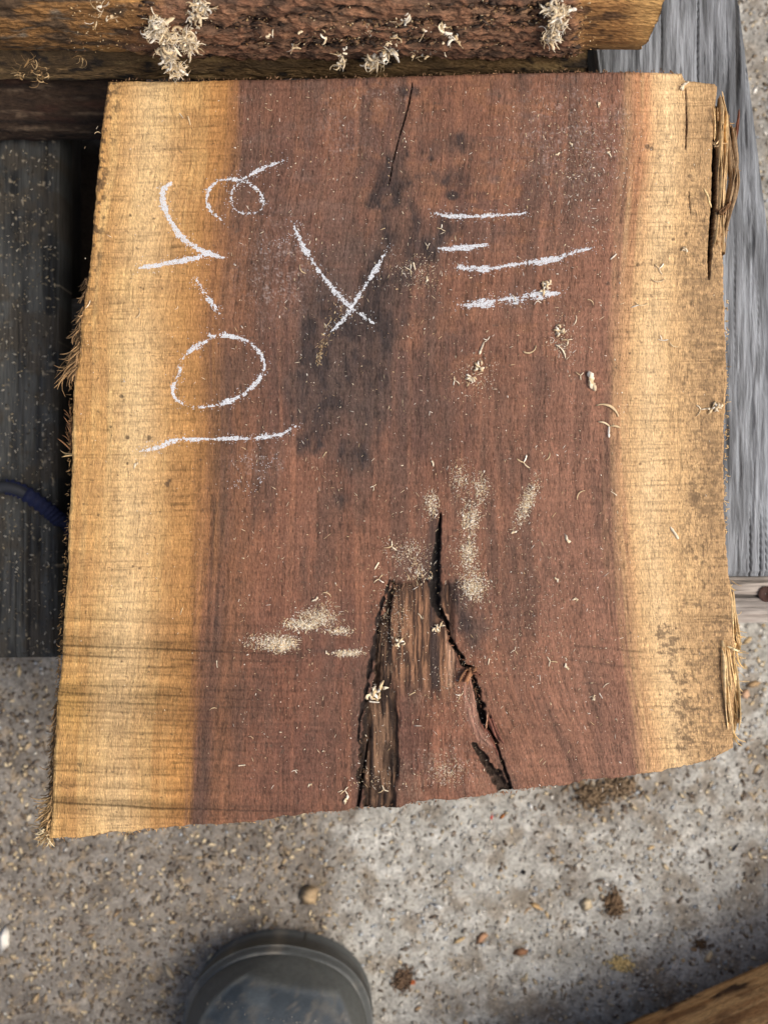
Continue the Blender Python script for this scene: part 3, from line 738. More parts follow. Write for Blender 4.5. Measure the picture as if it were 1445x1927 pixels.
# ---- chalk strokes
CHALK = [
    ('hooked upper stroke of the chalk six', [(534, 302, 2.5), (505, 312, 4), (475, 326, 5), (455, 336, 5), (425, 336, 4.5), (403, 343, 5), (391, 362, 5.5), (390, 382, 5), (400, 400, 5), (417, 413, 3)], .75),
    ('small round loop of the chalk six', [(455, 336, 4), (478, 350, 5), (491, 364, 4.5), (495, 382, 5), (488, 397, 4.5), (466, 400, 3.5), (446, 396, 4.5), (436, 378, 5), (438, 358, 5), (454, 339, 4)], .62),
    ('thick curved chalk stroke on sapwood', [(322, 344, 4), (308, 356, 7), (307, 378, 7.5), (317, 406, 7.5), (333, 436, 8), (356, 458, 7.5), (384, 474, 6), (408, 482, 5), (428, 486, 2)], .95),
    ('short chalk arm below the curved stroke', [(392, 475, 5), (365, 486, 6), (330, 493, 6.5), (296, 498, 6), (262, 503, 3)], .95),
    ('short faint slanted chalk dash', [(368, 524, 3), (378, 540, 4.5), (392, 560, 6), (404, 577, 6), (413, 590, 3)], .7),
    ('large chalk oval', [(392, 634, 5), (430, 631, 6), (466, 643, 6), (489, 664, 6.5), (497, 690, 6.5), (487, 714, 7), (460, 740, 7), (425, 757, 6), (385, 766, 6), (350, 762, 5), (328, 746, 4.5), (326, 728, 5), (336, 705, 6), (340, 682, 6.5), (356, 661, 6), (380, 645, 6), (404, 634, 5)], .75),
    ('long chalk stroke below the oval', [(262, 850, 3), (298, 840, 6), (335, 828, 7), (400, 827, 5), (470, 824, 6), (525, 818, 6), (545, 808, 5), (556, 803, 4)], .78),
    ('long arm of the chalk cross', [(552, 422, 3.5), (566, 452, 6), (580, 480, 6.5), (604, 515, 7), (630, 548, 7), (652, 572, 7.5), (675, 588, 6.5), (703, 608, 3)], .72),
    ('short arm of the chalk cross', [(729, 466, 3), (714, 497, 6), (694, 527, 7), (672, 560, 6.5), (657, 585, 6), (640, 606, 6), (623, 624, 3)], .70),
    ('topmost chalk bar', [(818, 402, 3), (845, 406, 5.5), (890, 406, 5), (940, 405, 4), (988, 400, 2)], .82),
    ('short thick chalk bar', [(825, 467, 5), (850, 467, 6.5), (885, 465, 6.5), (916, 459, 5)], .9),
    ('long slanting chalk bar', [(862, 502, 4), (885, 505, 5.5), (930, 504, 6.5), (985, 496, 8), (1040, 489, 8), (1075, 476, 7), (1118, 465, 2.5)], .8),
    ('broad streaky chalk bar', [(862, 573, 5), (890, 572, 11), (930, 567, 14), (980, 560, 14), (1025, 555, 12), (1052, 552, 5)], .74),
    ('faint rubbed chalk trace below the long stroke', [(440, 918, 3), (475, 915, 6), (500, 880, 2), (455, 869, 3), (520, 870, 5)], .25),
    ('faint thin chalk trace beside the cross', [(508, 460, 2), (530, 457, 2.5), (548, 452, 2), (556, 437, 4)], .35),
]
def build_chalk():
    for label, pts, dens in CHALK:
        p3 = spline([(x, y, w_) for x, y, w_ in pts], 6)
        P = [tuple(q) for q in p3]
        x0, x1 = p3[:, 0].min() - 16, p3[:, 0].max() + 16
        y0, y1 = p3[:, 1].min() - 16, p3[:, 1].max() + 16
        st = 1.0
        xs = np.arange(x0, x1, st); ys = np.arange(y0, y1, st)
        X, Y = np.meshgrid(xs, ys)
        d, wl, al, sd = polydist(X, Y, P)
        n1 = vn(X / 1.6, Y / 1.6, 1); n2 = vn(X / 4.5, Y / 7, 4); stk = vn(sd / 1.8, al / 45, 6); n3 = vn(al / 26, al * 0, 9); hz = vn(X / 20, Y / 2.6, 6)
        val = .26 * n1 + .20 * n2 + .22 * stk + .14 * hz + .18 * vn(X / 2.3, Y / 9, 12)
        wob = wl * (.85 + .45 * n3) + 6.5 * (vn(X / 14, Y / 3.0, 3) - .5)
        q = np.clip(d / np.maximum(wob, .5), 0, 3)
        cov = (dens * .44 + .10 + .16 * (n3 - .5)) * (1 - sst(q, .2, 1.3)) + .16 * np.exp(-(q / 1.5) ** 2) * dens + .06 * (n3 - .5)
        keep = (val < cov) | ((rng.random(X.shape) < .02 * np.exp(-(d / 12) ** 2)))
        keep &= rng.random(X.shape) < .82
        jj, ii = np.nonzero(keep)
        if len(jj) == 0: continue
        cx = xs[ii]; cy = ys[jj]
        hw = .5 + .12 * rng.random(len(cx))
        z, _ = slab_fields(cx, cy)
        Z = np.maximum(ZT + z, ZT - .0006) + .00022
        k = (CAM_H - ZT) / F_PX
        corners = []
        for sx, sy in ((-1, -1), (1, -1), (1, 1), (-1, 1)):
            corners.append(np.stack([((cx + sx * hw) - CX) * k, (CY - (cy + sy * hw)) * k, Z + .00006 * rng.random(len(cx))], 1))
        V = np.stack(corners, 1).reshape(-1, 3)[:, :]
        q4 = np.arange(len(V)).reshape(-1, 4)[:, ::-1]
        me = make_mesh('chalk_stroke', V - SO, quads=q4, smooth=False)
        obj('chalk_stroke', me, M_chalk, slab, label='white ' + label)
build_chalk()

# ---- torn bark and fibres on the slab's edges
def strip(name, pts, wid, th, colr, z, label=None, seg=14, wob=.4, n_str=1):
    """a splintered strip of wood: several lengthwise strands side by side"""
    A = Acc()
    for i in range(n_str):
        off = (i - (n_str - 1) / 2) * wid / max(1, n_str)
        p = spline(pts, seg)
        P = np.array([W(x + off + wob * 6 * (vn(np.array(k / 9.), np.array(i * 3.1), 5) - .5), y + random.uniform(-.5, .5), z + .0022 * math.sin(i * 2.1 + k / 11.) + .001 * math.sin(i * 5.3)) for k, (x, y) in enumerate(p)])
        cut0 = int(random.uniform(0, .18) * len(P)); cut1 = len(P) - int(random.uniform(0, .18) * len(P))
        P = P[cut0:cut1]
        n = len(P)
        ww = (wid / n_str * .85) * .0003 * np.minimum(1, np.minimum(np.arange(n) + 1, n - np.arange(n)) / 4.) * (1 + .4 * (rng.random(n) - .5))
        col = lin(*colr) * (.7 + .6 * rng.random()) * (.8 + .4 * rng.random(n))[:, None]
        A.ribbon(P, ww, th, np.clip(col, 0, 1), twist=.5 * np.sin(np.arange(n) / 7. + i))
    return obj(name, A.mesh(name, False, SO), M_fibre, slab, label=label)

strip('bark_strip', [(1357, 196), (1356, 250), (1355, 300), (1352, 360), (1347, 430), (1344, 480)], 8, .004, (184, 154, 110), .1985, 'pale strip split from the slab edge', n_str=4, wob=.25)
strip('bark_strip', [(1356, 172), (1359, 220), (1360, 290), (1358, 360), (1354, 430), (1352, 500)], 9, .005, (188, 160, 118), .1955, 'broad pale strip of torn edge wood', n_str=6, wob=.3)
strip('bark_strip', [(1370, 215), (1377, 265), (1381, 310), (1378, 350), (1369, 395), (1359, 440), (1353, 490)], 17, .004, (150, 126, 96), .193, 'brown bark strip peeling outwards', n_str=10)
strip('bark_strip', [(1368, 200), (1366, 240), (1370, 280)], 4, .002, (190, 160, 112), .197, n_str=2)
strip('bark_strip', [(1392, 194), (1389, 225), (1386, 262), (1382, 300), (1374, 345)], 3.5, .0014, (104, 66, 50), .192, 'thin dark bark splinter sticking up', n_str=2)
strip('bark_strip', [(1348, 395), (1356, 400), (1366, 390), (1372, 380)], 8, .003, (120, 90, 62), .199, n_str=5, wob=1)
strip('bark_strip', [(1342, 196), (1345, 240), (1346, 270)], 3, .0014, (206, 172, 122), .2015, n_str=2)
strip('bark_strip', [(1322, 350), (1332, 372), (1340, 392)], 3, .0012, (216, 190, 140), .2018, n_str=1)
strip('edge_splinter', [(1374, 1095), (1379, 1140), (1384, 1190), (1388, 1225)], 10, .003, (206, 176, 128), .197, n_str=5, wob=.3)
strip('edge_splinter', [(1366, 1195), (1374, 1240), (1381, 1290), (1387, 1340), (1384, 1375)], 14, .003, (212, 182, 132), .1975, 'long pale splinter torn from the lower slab edge', n_str=6, wob=.4)
strip('edge_splinter', [(1358, 1205), (1364, 1250), (1368, 1320), (1374, 1385)], 8, .003, (222, 192, 142), .2003, n_str=4, wob=.3)
strip('edge_splinter', [(1376, 1240), (1384, 1270), (1390, 1300)], 6, .002, (226, 200, 152), .1965, n_str=3, wob=.4)
strip('edge_splinter', [(1366, 1215), (1380, 1222), (1392, 1226)], 6, .0016, (236, 214, 170), .2005, n_str=4, wob=.8)
strip('wood_splinter', [(868, 1290), (875, 1277), (884, 1262), (888, 1258)], 18, .003, (150, 108, 78), .2000, 'tan splinter standing in the crack', n_str=6, wob=.2)
strip('wood_splinter', [(905, 1275), (898, 1268), (890, 1266)], 8, .002, (120, 80, 62), .2006, n_str=3)
strip('wood_splinter', [(913, 1372), (918, 1352), (920, 1340)], 4, .0016, (170, 130, 104), .1995, n_str=2)
strip('wood_splinter', [(920, 1345), (930, 1372), (944, 1400)], 10, .0024, (124, 82, 68), .2004, 'reddish splinter lifting along the crack', n_str=4, wob=.3)

def fibre_tuft(area, n, length, direction, spread, colr, z, wid=2.2, label=None):
    """tuft of torn bark fibres; area: list of (x,y) root points to spread along"""
    A = Acc()
    ar = np.array(area, float)
    for i in range(n):
        t = rng.random() * (len(ar) - 1); j = int(t); f = t - j
        r = ar[j] * (1 - f) + ar[min(j + 1, len(ar) - 1)] * f + rng.normal(0, 2.0, 2)
        a0 = math.radians(direction + rng.normal(0, spread)); L = length * (.2 + .85 * rng.random() ** 1.6)
        curl = rng.normal(0, .30)
        z0 = z + rng.uniform(-.012, .0008); dz = rng.uniform(-.008, .003)
        P = []
        for s in np.linspace(0, 1, 7):
            a = a0 + curl * s * s
            r2 = r + L * s * np.array([math.cos(a), math.sin(a)])
            P.append(W(r2[0], r2[1], z0 + dz * s))
        col = lin(*colr) * rng.uniform(.5, 1.35)
        A.ribbon(P, .0003 * wid * rng.uniform(.4, 1.3) * np.array([1, 1, .95, .9, .8, .6, .3]), .0004, np.clip(col, 0, 1), twist=rng.uniform(-1, 1) + np.zeros(7))
    return obj('bark_fibres', A.mesh('bark_fibres', False, SO), M_fibre, slab, label=label, kind='stuff')

fibre_tuft([(160, 575), (154, 600), (153, 640), (148, 680), (140, 705)], 200, 34, 118, 14, (150, 120, 84), .199, 2.2, 'shaggy torn bark tuft')
fibre_tuft([(150, 650), (142, 690)], 46, 62, 138, 12, (164, 132, 92), .198, 2.4)
fibre_tuft([(163, 520), (158, 560)], 40, 22, 110, 22, (130, 104, 74), .198, 1.6)
fibre_tuft([(133, 776), (135, 820), (136, 850)], 46, 36, 258, 10, (130, 96, 66), .197, 2.0)
fibre_tuft([(134, 852), (134, 856)], 8, 26, 180, 16, (196, 168, 120), .197, 2.2)
fibre_tuft([(108, 1320), (103, 1400), (100, 1460), (98, 1520)], 260, 24, 112, 12, (128, 102, 70), .197, 1.8, 'shaggy bark fringe at the slab corner')
fibre_tuft([(98, 1500), (94, 1540), (96, 1575)], 240, 36, 128, 24, (176, 146, 102), .198, 2.2)
fibre_tuft([(80, 1560), (92, 1578)], 46, 24, 130, 60, (224, 206, 166), .198, 2.4)
fibre_tuft([(136, 720), (128, 1000), (116, 1200), (108, 1310)], 260, 9, 150, 40, (150, 120, 80), .1985, 1.4)
fibre_tuft([(1368, 1090), (1376, 1150), (1380, 1230), (1378, 1310), (1378, 1380)], 190, 40, 84, 7, (196, 164, 112), .198, 3.6, 'torn pale splinters on the slab edge')
fibre_tuft([(1358, 1200), (1362, 1230), (1368, 1300), (1372, 1390)], 60, 30, 78, 14, (224, 196, 142), .2008, 2.4)
fibre_tuft([(1372, 1090), (1383, 1200), (1384, 1300)], 16, 26, 20, 18, (206, 176, 130), .198, 1.6)
fibre_tuft([(1352, 380), (1350, 420), (1348, 470)], 110, 20, 60, 45, (140, 104, 66), .199, 1.8)
fibre_tuft([(1366, 210), (1374, 260), (1378, 320)], 60, 32, 92, 20, (160, 128, 90), .194, 1.8)
fibre_tuft([(1345, 275), (1342, 268)], 26, 26, 330, 50, (222, 192, 146), .2015, 2.0)
fibre_tuft([(560, 1532), (800, 1507), (1000, 1484), (1350, 1424)], 200, 6, 85, 30, (150, 112, 84), .1985, 1.4)
fibre_tuft([(110, 1577), (300, 1560), (540, 1538)], 110, 6, 85, 40, (196, 160, 112), .1985, 1.4)
fibre_tuft([(210, 152), (600, 147), (1000, 136), (1280, 136)], 240, 6, 275, 30, (164, 128, 96), .1985, 1.4)
fibre_tuft([(1366, 560), (1366, 800), (1364, 1000)], 120, 7, 30, 40, (200, 170, 120), .1985, 1.4)
fibre_tuft([(790, 1092), (760, 1100), (735, 1095), (745, 1120)], 60, 24, 100, 30, (140, 108, 84), .1990, 1.2)
fibre_tuft([(830, 1160), (850, 1215), (880, 1262), (905, 1330)], 60, 16, 80, 40, (150, 108, 84), .1995, 1.6)
fibre_tuft([(698, 1230), (684, 1320), (676, 1400), (690, 1480)], 70, 22, 95, 22, (120, 96, 76), .1985, 1.2)

# ------------------------------------------------------------------ shavings
PALE = [(232, 218, 190), (228, 208, 172), (240, 232, 214), (212, 188, 148)]
def shaving_mesh(kind, L, wd, seed):
    r = np.random.default_rng(seed); A = Acc()
    def curl(p0, a0, L, turn, wd, lift, colr, n=9):
        P = [np.array(p0, float)]; a = a0
        for i in range(n - 1):
            a += turn / (n - 1); P.append(P[-1] + L / (n - 1) * np.array([math.cos(a), math.sin(a), 0]))
        P = np.array(P); s = np.linspace(0, 1, n); P[:, 2] += lift * np.sin(s * math.pi) + .3 * wd
        ww = wd * .8 * np.array([.6, .9, 1, 1, .95, 1, .95, .85, .5])[:n] * (1 + .7 * (r.random(n) - .5))
        A.ribbon(P, ww, .0002, lin(*colr) * (.8 + .25 * r.random()), twist=.8 * np.sin(s * 3 + r.uniform(0, 6)))
    if kind == 'straight':
        curl((-L / 2, 0, 0), 0, L, r.uniform(-.3, .3), wd, wd * .3, PALE[r.integers(4)])
    elif kind == 'curl':
        curl((-L / 2, 0, 0), .8, L * 1.3, r.choice([-1, 1]) * r.uniform(.8, 2.4), wd * .62, wd * .6, PALE[r.integers(4)])
    elif kind == 'fork':
        for k in range(3): curl((0, 0, 0), k * 2.1 + r.uniform(-.4, .4), L * r.uniform(.4, .7), r.uniform(-1.2, 1.2), wd * .6, wd * .5, PALE[r.integers(4)])
    elif kind == 'flake':
        for k in range(5): curl((r.uniform(-.35, .35) * L, r.uniform(-.08, .08) * L, 0), r.uniform(-.4, .4), L * r.uniform(.4, .6), r.uniform(-.8, .8), wd, wd * .4, PALE[r.integers(4)])
    else:
        for k in range(14):
            curl((r.normal(0, .16) * L, r.normal(0, .16) * L, abs(r.normal(0, .1)) * L), r.uniform(0, 6.3), L * r.uniform(.25, .6), r.uniform(-3, 3), wd, wd, PALE[r.integers(4)])
    me = A.mesh('wood_shaving', False)
    zs = np.array([v.co.z for v in me.vertices]); dz = zs.min()
    for v in me.vertices: v.co.z -= dz
    me.materials.append(M_shave)
    return me

SH = [(556, 500, 18, 'curl'), (805, 463, 14, 'fork'), (905, 655, 24, 'straight'), (916, 640, 14, 'fork'), (902, 694, 22, 'clump'), (886, 714, 18, 'clump'), (855, 716, 18, 'fork'), (1000, 660, 26, 'curl'),
      (1027, 540, 24, 'clump'), (1155, 483, 16, 'straight'), (1190, 578, 22, 'curl'), (1110, 712, 38, 'flake'), (1092, 706, 16, 'fork'), (1140, 770, 40, 'curl'), (1146, 802, 34, 'fork'), (1095, 915, 20, 'curl'),
      (1155, 928, 14, 'straight'), (1065, 1010, 18, 'flake'), (1268, 1003, 28, 'straight'), (985, 870, 24, 'fork'), (1030, 872, 16, 'curl'), (968, 1001, 12, 'flake'), (737, 1028, 22, 'fork'), (709, 1065, 16, 'straight'),
      (713, 1090, 18, 'fork'), (628, 1118, 16, 'curl'), (578, 1170, 24, 'curl'), (590, 1130, 14, 'flake'), (706, 1300, 36, 'clump'), (704, 1322, 20, 'straight'), (649, 1488, 18, 'fork'), (652, 1502, 18, 'flake'),
      (722, 1486, 18, 'fork'), (823, 1180, 20, 'clump'), (748, 1210, 20, 'clump'), (357, 226, 18, 'straight'), (341, 217, 12, 'straight'), (262, 588, 20, 'curl'), (252, 776, 12, 'curl'), (253, 879, 14, 'flake'),
      (341, 1150, 14, 'straight'), (408, 1250, 14, 'straight'), (455, 1440, 14, 'straight'), (1011, 566, 14, 'fork'), (1055, 625, 22, 'clump'), (1068, 640, 18, 'fork'), (1050, 660, 26, 'curl'), (1318, 770, 24, 'fork'), (1345, 768, 24, 'clump'),
      (1240, 505, 20, 'fork'), (1222, 535, 22, 'curl'), (1287, 470, 14, 'clump'), (1291, 156, 22, 'flake'), (1245, 640, 18, 'fork'), (1195, 575, 16, 'straight'), (1250, 645, 20, 'curl'), (772, 507, 20, 'fork'), (780, 500, 16, 'straight'),
      (803, 527, 12, 'flake'), (830, 430, 14, 'fork'), (1122, 570, 14, 'curl'), (1080, 600, 16, 'curl'), (1035, 1245, 20, 'fork'), (1065, 1253, 14, 'flake'), (1130, 1310, 12, 'straight'), (1118, 1312, 12, 'flake'), (1140, 1292, 12, 'curl'),
      (968, 1224, 14, 'fork'), (1048, 1092, 12, 'flake'), (1078, 1128, 12, 'flake'), (610, 855, 14, 'straight'), (703, 915, 14, 'fork'), (815, 875, 12, 'flake'), (400, 1335, 12, 'curl'), (865, 1310, 14, 'fork'), (775, 1305, 14, 'straight'),
      (788, 1160, 12, 'curl'), (640, 1490, 10, 'straight'), (555, 1450, 12, 'fork'), (580, 1480, 10, 'flake'), (190, 245, 10, 'curl'), (165, 570, 14, 'curl'), (1148, 292, 12, 'flake'), (1075, 272, 10, 'flake'), (1052, 288, 10, 'flake'), (1126, 198, 12, 'flake'),
      (965, 560, 12, 'curl'), (920, 1245, 12, 'straight'), (615, 1228, 10, 'flake'), (330, 585, 8, 'curl'), (720, 430, 10, 'straight')]
SHM = {}
for kd in ('straight', 'curl', 'fork', 'flake', 'clump'):
    SHM[kd] = [shaving_mesh(kd, .0054, .00105 if kd != 'flake' else .0016, 100 + 7 * i + hash(len(kd)) % 50) for i in range(5)]
sx = np.array([s[0] for s in SH], float); sy = np.array([s[1] for s in SH], float)
sz = slab_z(sx, sy)
for i, (x, y, L, kd) in enumerate(SH):
    o = obj('wood_shaving', SHM[kd][i % 5], M_shave)
    o.location = W(x, y, sz[i] + .0002)
    o.rotation_euler = (0, 0, random.uniform(0, 6.28))
    s = L / 18.0; o.scale = (s, s, s)
    on_sap = x < ip(y, B_L) or x > ip(y, B_R)
    kw = {'straight': 'tiny straight pale wood sliver', 'curl': 'tiny curled pale wood shaving', 'fork': 'tiny forked pale wood shaving', 'flake': 'tiny flat cream wood flake', 'clump': 'small crumpled knot of pale wood shavings'}[kd]
    o['label'] = kw + (' lying on the golden sapwood' if on_sap else ' lying on the dark heartwood')
    o['category'] = 'wood shaving'
    o['group'] = 'shavings on the golden sapwood' if on_sap else 'shavings on the dark heartwood'

# clumps caught on the bark of the stack
def clump(label, blobs, n, L, wd, z, zvar, name='shaving_clump', cols=PALE):
    A = Acc(); b = np.array(blobs, float)
    org = np.array(W(b[:, 0].mean(), b[:, 1].mean(), z))
    for i in range(n):
        k = rng.integers(len(b)); bx, by, br_, bz = b[k]
        x = bx + rng.normal(0, br_ * .5); y = by + rng.normal(0, br_ * .5)
        zz = bz + abs(rng.normal(0, zvar))
        p = np.array(W(x, y, zz)); a = rng.uniform(0, 6.3); e = rng.uniform(-.3, .3)
        turn = rng.uniform(-3.2, 3.2); LL = L * rng.uniform(.2, 1.0) ** 1.2; P = [p]
        for s in range(8):
            a += turn / 8; e += rng.normal(0, .15)
            P.append(P[-1] + LL / 8 * np.array([math.cos(a) * math.cos(e), math.sin(a) * math.cos(e), math.sin(e)]))
        col = lin(*cols[rng.integers(len(cols))]) * rng.uniform(.7, 1.05)
        A.ribbon(np.array(P), wd * (rng.uniform(.10, .30) if rng.random() < .6 else rng.uniform(.45, 1.15)) * np.array([.7, .9, 1, 1, 1, 1, .95, .9, .6]) * rng.uniform(.7, 1.3, 9), .00015, np.clip(col, 0, 1), twist=np.linspace(0, rng.uniform(-2, 2), 9))
    return obj(name, A.mesh(name, False, org), M_shave, None, label, 'shavings', 'shaving clumps on the stack', None, tuple(org))
clump('long hanging clump of curled pale shavings above the golden corner of the slab', [(300, 45, 16, .240), (315, 70, 18, .233), (318, 95, 16, .224), (322, 118, 14, .212), (333, 133, 13, .203), (350, 70, 14, .232), (290, 60, 10, .236), (358, 85, 8, .226)], 620, .008, .0015, .21, .002)
clump('small pale shaving clump on the upper bark beside the long hanging one', [(372, 8, 14, .249), (385, 14, 8, .248), (368, 28, 8, .244)], 130, .007, .0013, .245, .002)
clump('pale shaving clump where bark meets bare yellow wood', [(1045, 15, 16, .248), (1052, 40, 12, .240), (1040, 58, 13, .233), (1035, 72, 9, .226), (1060, 20, 8, .247)], 340, .007, .0013, .23, .002)
clump('stringy shaving clump hanging from the lower edge of the bark', [(705, 108, 10, .200), (712, 122, 9, .190), (695, 115, 7, .195), (725, 100, 9, .205), (735, 92, 7, .208)], 150, .008, .0013, .19, .002)
clump('wispy fibre clump at the bark edge beside the stringy one', [(640, 105, 10, .201), (650, 92, 8, .208), (636, 122, 6, .19)], 36, .008, .0011, .19, .002)
clump('short pale shavings caught in the middle of the bark', [(840, 62, 12, .230), (858, 72, 8, .226), (830, 50, 8, .234), (800, 58, 8, .232)], 40, .007, .0016, .22, .002)
clump('sparse shavings stuck low on the bark near the stringy clump', [(780, 100, 16, .203), (820, 96, 14, .205), (740, 72, 18, .222), (760, 30, 14, .242)], 50, .006, .0012, .20, .002)
clump('thin white slivers on the bark between the two hanging clumps', [(500, 65, 9, .229), (615, 58, 14, .231), (570, 55, 8, .232), (690, 60, 14, .231), (550, 82, 10, .216)], 26, .008, .0013, .22, .001)
clump('pale specks of shavings at the far bark corner', [(190, 15, 10, .249), (208, 33, 12, .245), (180, 36, 8, .244)], 14, .007, .0014, .24, .001)
clump('ragged fibres along the lower lip of the bark near the dark beam', [(40, 140, 10, .19), (80, 138, 12, .19), (150, 118, 14, .198), (60, 120, 14, .2)], 60, .010, .0008, .19, .002, cols=[(150, 120, 80), (120, 96, 66), (176, 150, 110)])

# fine crumbs over bark, slab and gap timbers
def crumbs(name, label, pos, sizes, cols, elong=2.0, mat=M_dust, cat='sawdust', fibre=0.0, flat=.45):
    A = Acc(); n = len(pos)
    for i in range(n):
        s = sizes[i]; e = 1 + rng.random() * elong
        if rng.random() < fibre: e *= 4; s *= .55
        A.chunk(pos[i], (s * e, s, s * flat), rng.uniform(0, 6.3), np.clip(lin(*cols[rng.integers(len(cols))]) * rng.uniform(.75, 1.1), 0, 1))
    o = obj(name, A.mesh(name, False), mat, None, label, cat, None, 'stuff')
    return o

# sawdust on the slab: heaps, streams, scatter
pts = []; szs = []
def heap(x, y, rx, ry, n, rot=0, s=(1.2, 3.0)):
    a = rng.normal(0, 1, (n, 2)) * [rx * .5, ry * .5]
    c_, s_ = math.cos(rot), math.sin(rot)
    pts.append(np.stack([x + a[:, 0] * c_ - a[:, 1] * s_, y + a[:, 0] * s_ + a[:, 1] * c_], 1)); szs.append(rng.uniform(s[0], s[1], n))
    a = rng.normal(0, 1, (n * 2, 2)) * [rx * .55, ry * .55]
    pts.append(np.stack([x + a[:, 0] * c_ - a[:, 1] * s_, y + a[:, 0] * s_ + a[:, 1] * c_], 1)); szs.append(rng.uniform(.5, 1.1, n * 2))
heap(530, 1212, 26, 13, 420, -.1); heap(502, 1208, 44, 16, 200, 0, (1, 2)); heap(598, 1162, 36, 14, 260, .2, (1, 2.2)); heap(570, 1176, 40, 11, 240, 0); heap(640, 1188, 24, 8, 90); heap(653, 1229, 26, 6, 150); heap(612, 1150, 30, 20, 90, 0, (1, 2))
heap(865, 900, 24, 40, 120, 0, (1, 2.2)); heap(905, 920, 16, 30, 130, 0, (1, 2.4)); heap(885, 975, 17, 30, 240, .1, (1, 2.6)); heap(882, 1040, 15, 30, 200, 0, (1, 2.5)); heap(893, 1105, 24, 26, 330, 0, (1, 2.6)); heap(878, 1070, 30, 60, 150, 0, (1, 2))
heap(992, 945, 12, 44, 330, .38, (1, 2.4)); heap(812, 948, 16, 26, 130, 0, (1, 2.6)); heap(770, 1040, 50, 30, 160, 0, (1, 2)); heap(790, 1080, 24, 20, 70)
heap(895, 705, 40, 40, 70, 0, (1, 2)); heap(740, 1160, 30, 90, 120, 0, (1, 2)); heap(1060, 640, 30, 50, 80, 0, (1, 2.2)); heap(1000, 1180, 120, 160, 160, 0, (1, 1.8))
heap(1100, 290, 130, 150, 260, 0, (1, 2.2)); heap(840, 1450, 40, 30, 160, 0, (.8, 1.6)); heap(700, 1480, 60, 50, 60, 0, (1, 2.2)); heap(790, 515, 50, 40, 110, 0, (1, 2)); heap(870, 1300, 70, 90, 110, 0, (1, 1.8))
u = np.stack([rng.uniform(440, 1180, 2600), rng.uniform(160, 1500, 2600)], 1); pts.append(u); szs.append(.7 + 1.8 * rng.random(2600) ** 3)
u = np.stack([rng.uniform(150, 1350, 500), rng.uniform(160, 1420, 500)], 1); pts.append(u); szs.append(rng.uniform(.8, 1.9, 500))
P = np.vstack(pts); S = np.concatenate(szs)
ok = (P[:, 1] < 1490) & (P[:, 1] > 150) & (P[:, 0] > 140) & (P[:, 0] < 1350)
P, S = P[ok], S[ok]
Zs = slab_z(P[:, 0], P[:, 1])
pos = np.array([W(P[i, 0], P[i, 1], Zs[i] + .0001) for i in range(len(P))])
crumbs('sawdust', 'pale sawdust sprinkled over the slab in little heaps and streaks', pos, S * .0003, [(228, 214, 186), (214, 194, 160), (238, 230, 214), (200, 172, 134)], fibre=.4)

pb = np.array([(640, 578), (625, 600), (612, 635), (604, 660), (597, 690)], float); n = 120
t_ = rng.random(n) * 3.999; k_ = t_.astype(int); f_ = (t_ - k_)[:, None]
pp = pb[k_] * (1 - f_) + pb[k_ + 1] * f_ + rng.normal(0, 7, (n, 2)) * (1.3 - t_[:, None] / 4)
zz = slab_z(pp[:, 0], pp[:, 1])
crumbs('brown_dust', 'thin trail of tan dust and fibres below the chalk cross', [W(pp[i, 0], pp[i, 1], zz[i] + .0001) for i in range(n)], rng.uniform(1, 3, n) * .0003, [(150, 124, 92), (176, 152, 116), (120, 98, 74), (206, 184, 146)], fibre=.5)

# crumbs on bark
n = 900
bx = rng.uniform(120, 1120, n); by = rng.uniform(2, 98, n)
bx = np.concatenate([bx, rng.normal(820, 110, 700), rng.normal(1020, 40, 120), rng.normal(690, 60, 200)]); by = np.concatenate([by, rng.normal(72, 26, 1020)])
by = np.clip(by, 0, 105); n = len(bx)
bz = np.interp(by, [-20, 8, 50, 84, 100, 110], [.252, .247, .232, .212, .192, .182]) - .0005
crumbs('bark_crumbs', 'pale crumbs of sawdust caught on the bark of the top slab', [W(bx[i], by[i], bz[i] + .0012) for i in range(n)], rng.uniform(.8, 3.2, n) * .00028, [(226, 204, 164), (200, 168, 120), (150, 116, 76), (110, 80, 54)])

n = 1100
bx = rng.uniform(260, 1090, n); by = rng.uniform(0, 100, n)
bz = np.interp(by, [-20, 8, 50, 84, 100, 110], [.252, .247, .232, .212, .192, .182]) - .0008
A = Acc()
for i in range(n):
    s_ = rng.uniform(3, 11) * .00028
    A.chunk(W(bx[i], by[i], bz[i] + rng.uniform(0, .0015)), (s_ * rng.uniform(1.5, 4), s_, s_ * .4), rng.normal(0, .35), lin(*[(122, 92, 70), (92, 68, 52), (60, 46, 38), (148, 116, 88), (78, 64, 54)][rng.integers(5)]) * rng.uniform(.7, 1.2))
o_ = obj('bark_flakes', A.mesh('bark_flakes', False, org_top), M_bark, top_slab, kind='stuff')

# ------------------------------------------------------------------ dirt crumbs on the dark plank
n = 900
qx = rng.uniform(0, 104, n); qy = rng.uniform(280, 1230, n)
crumbs('plank_dirt', 'dirt crumbs and sawdust scattered on the dark plank', [W(qx[i], qy[i], zL + .0008) for i in range(n)], rng.uniform(1, 3.6, n) ** 1.1 * .0003,
       [(120, 112, 96), (90, 84, 74), (160, 146, 118), (70, 64, 56), (186, 178, 160)], mat=M_debris, cat='dirt')

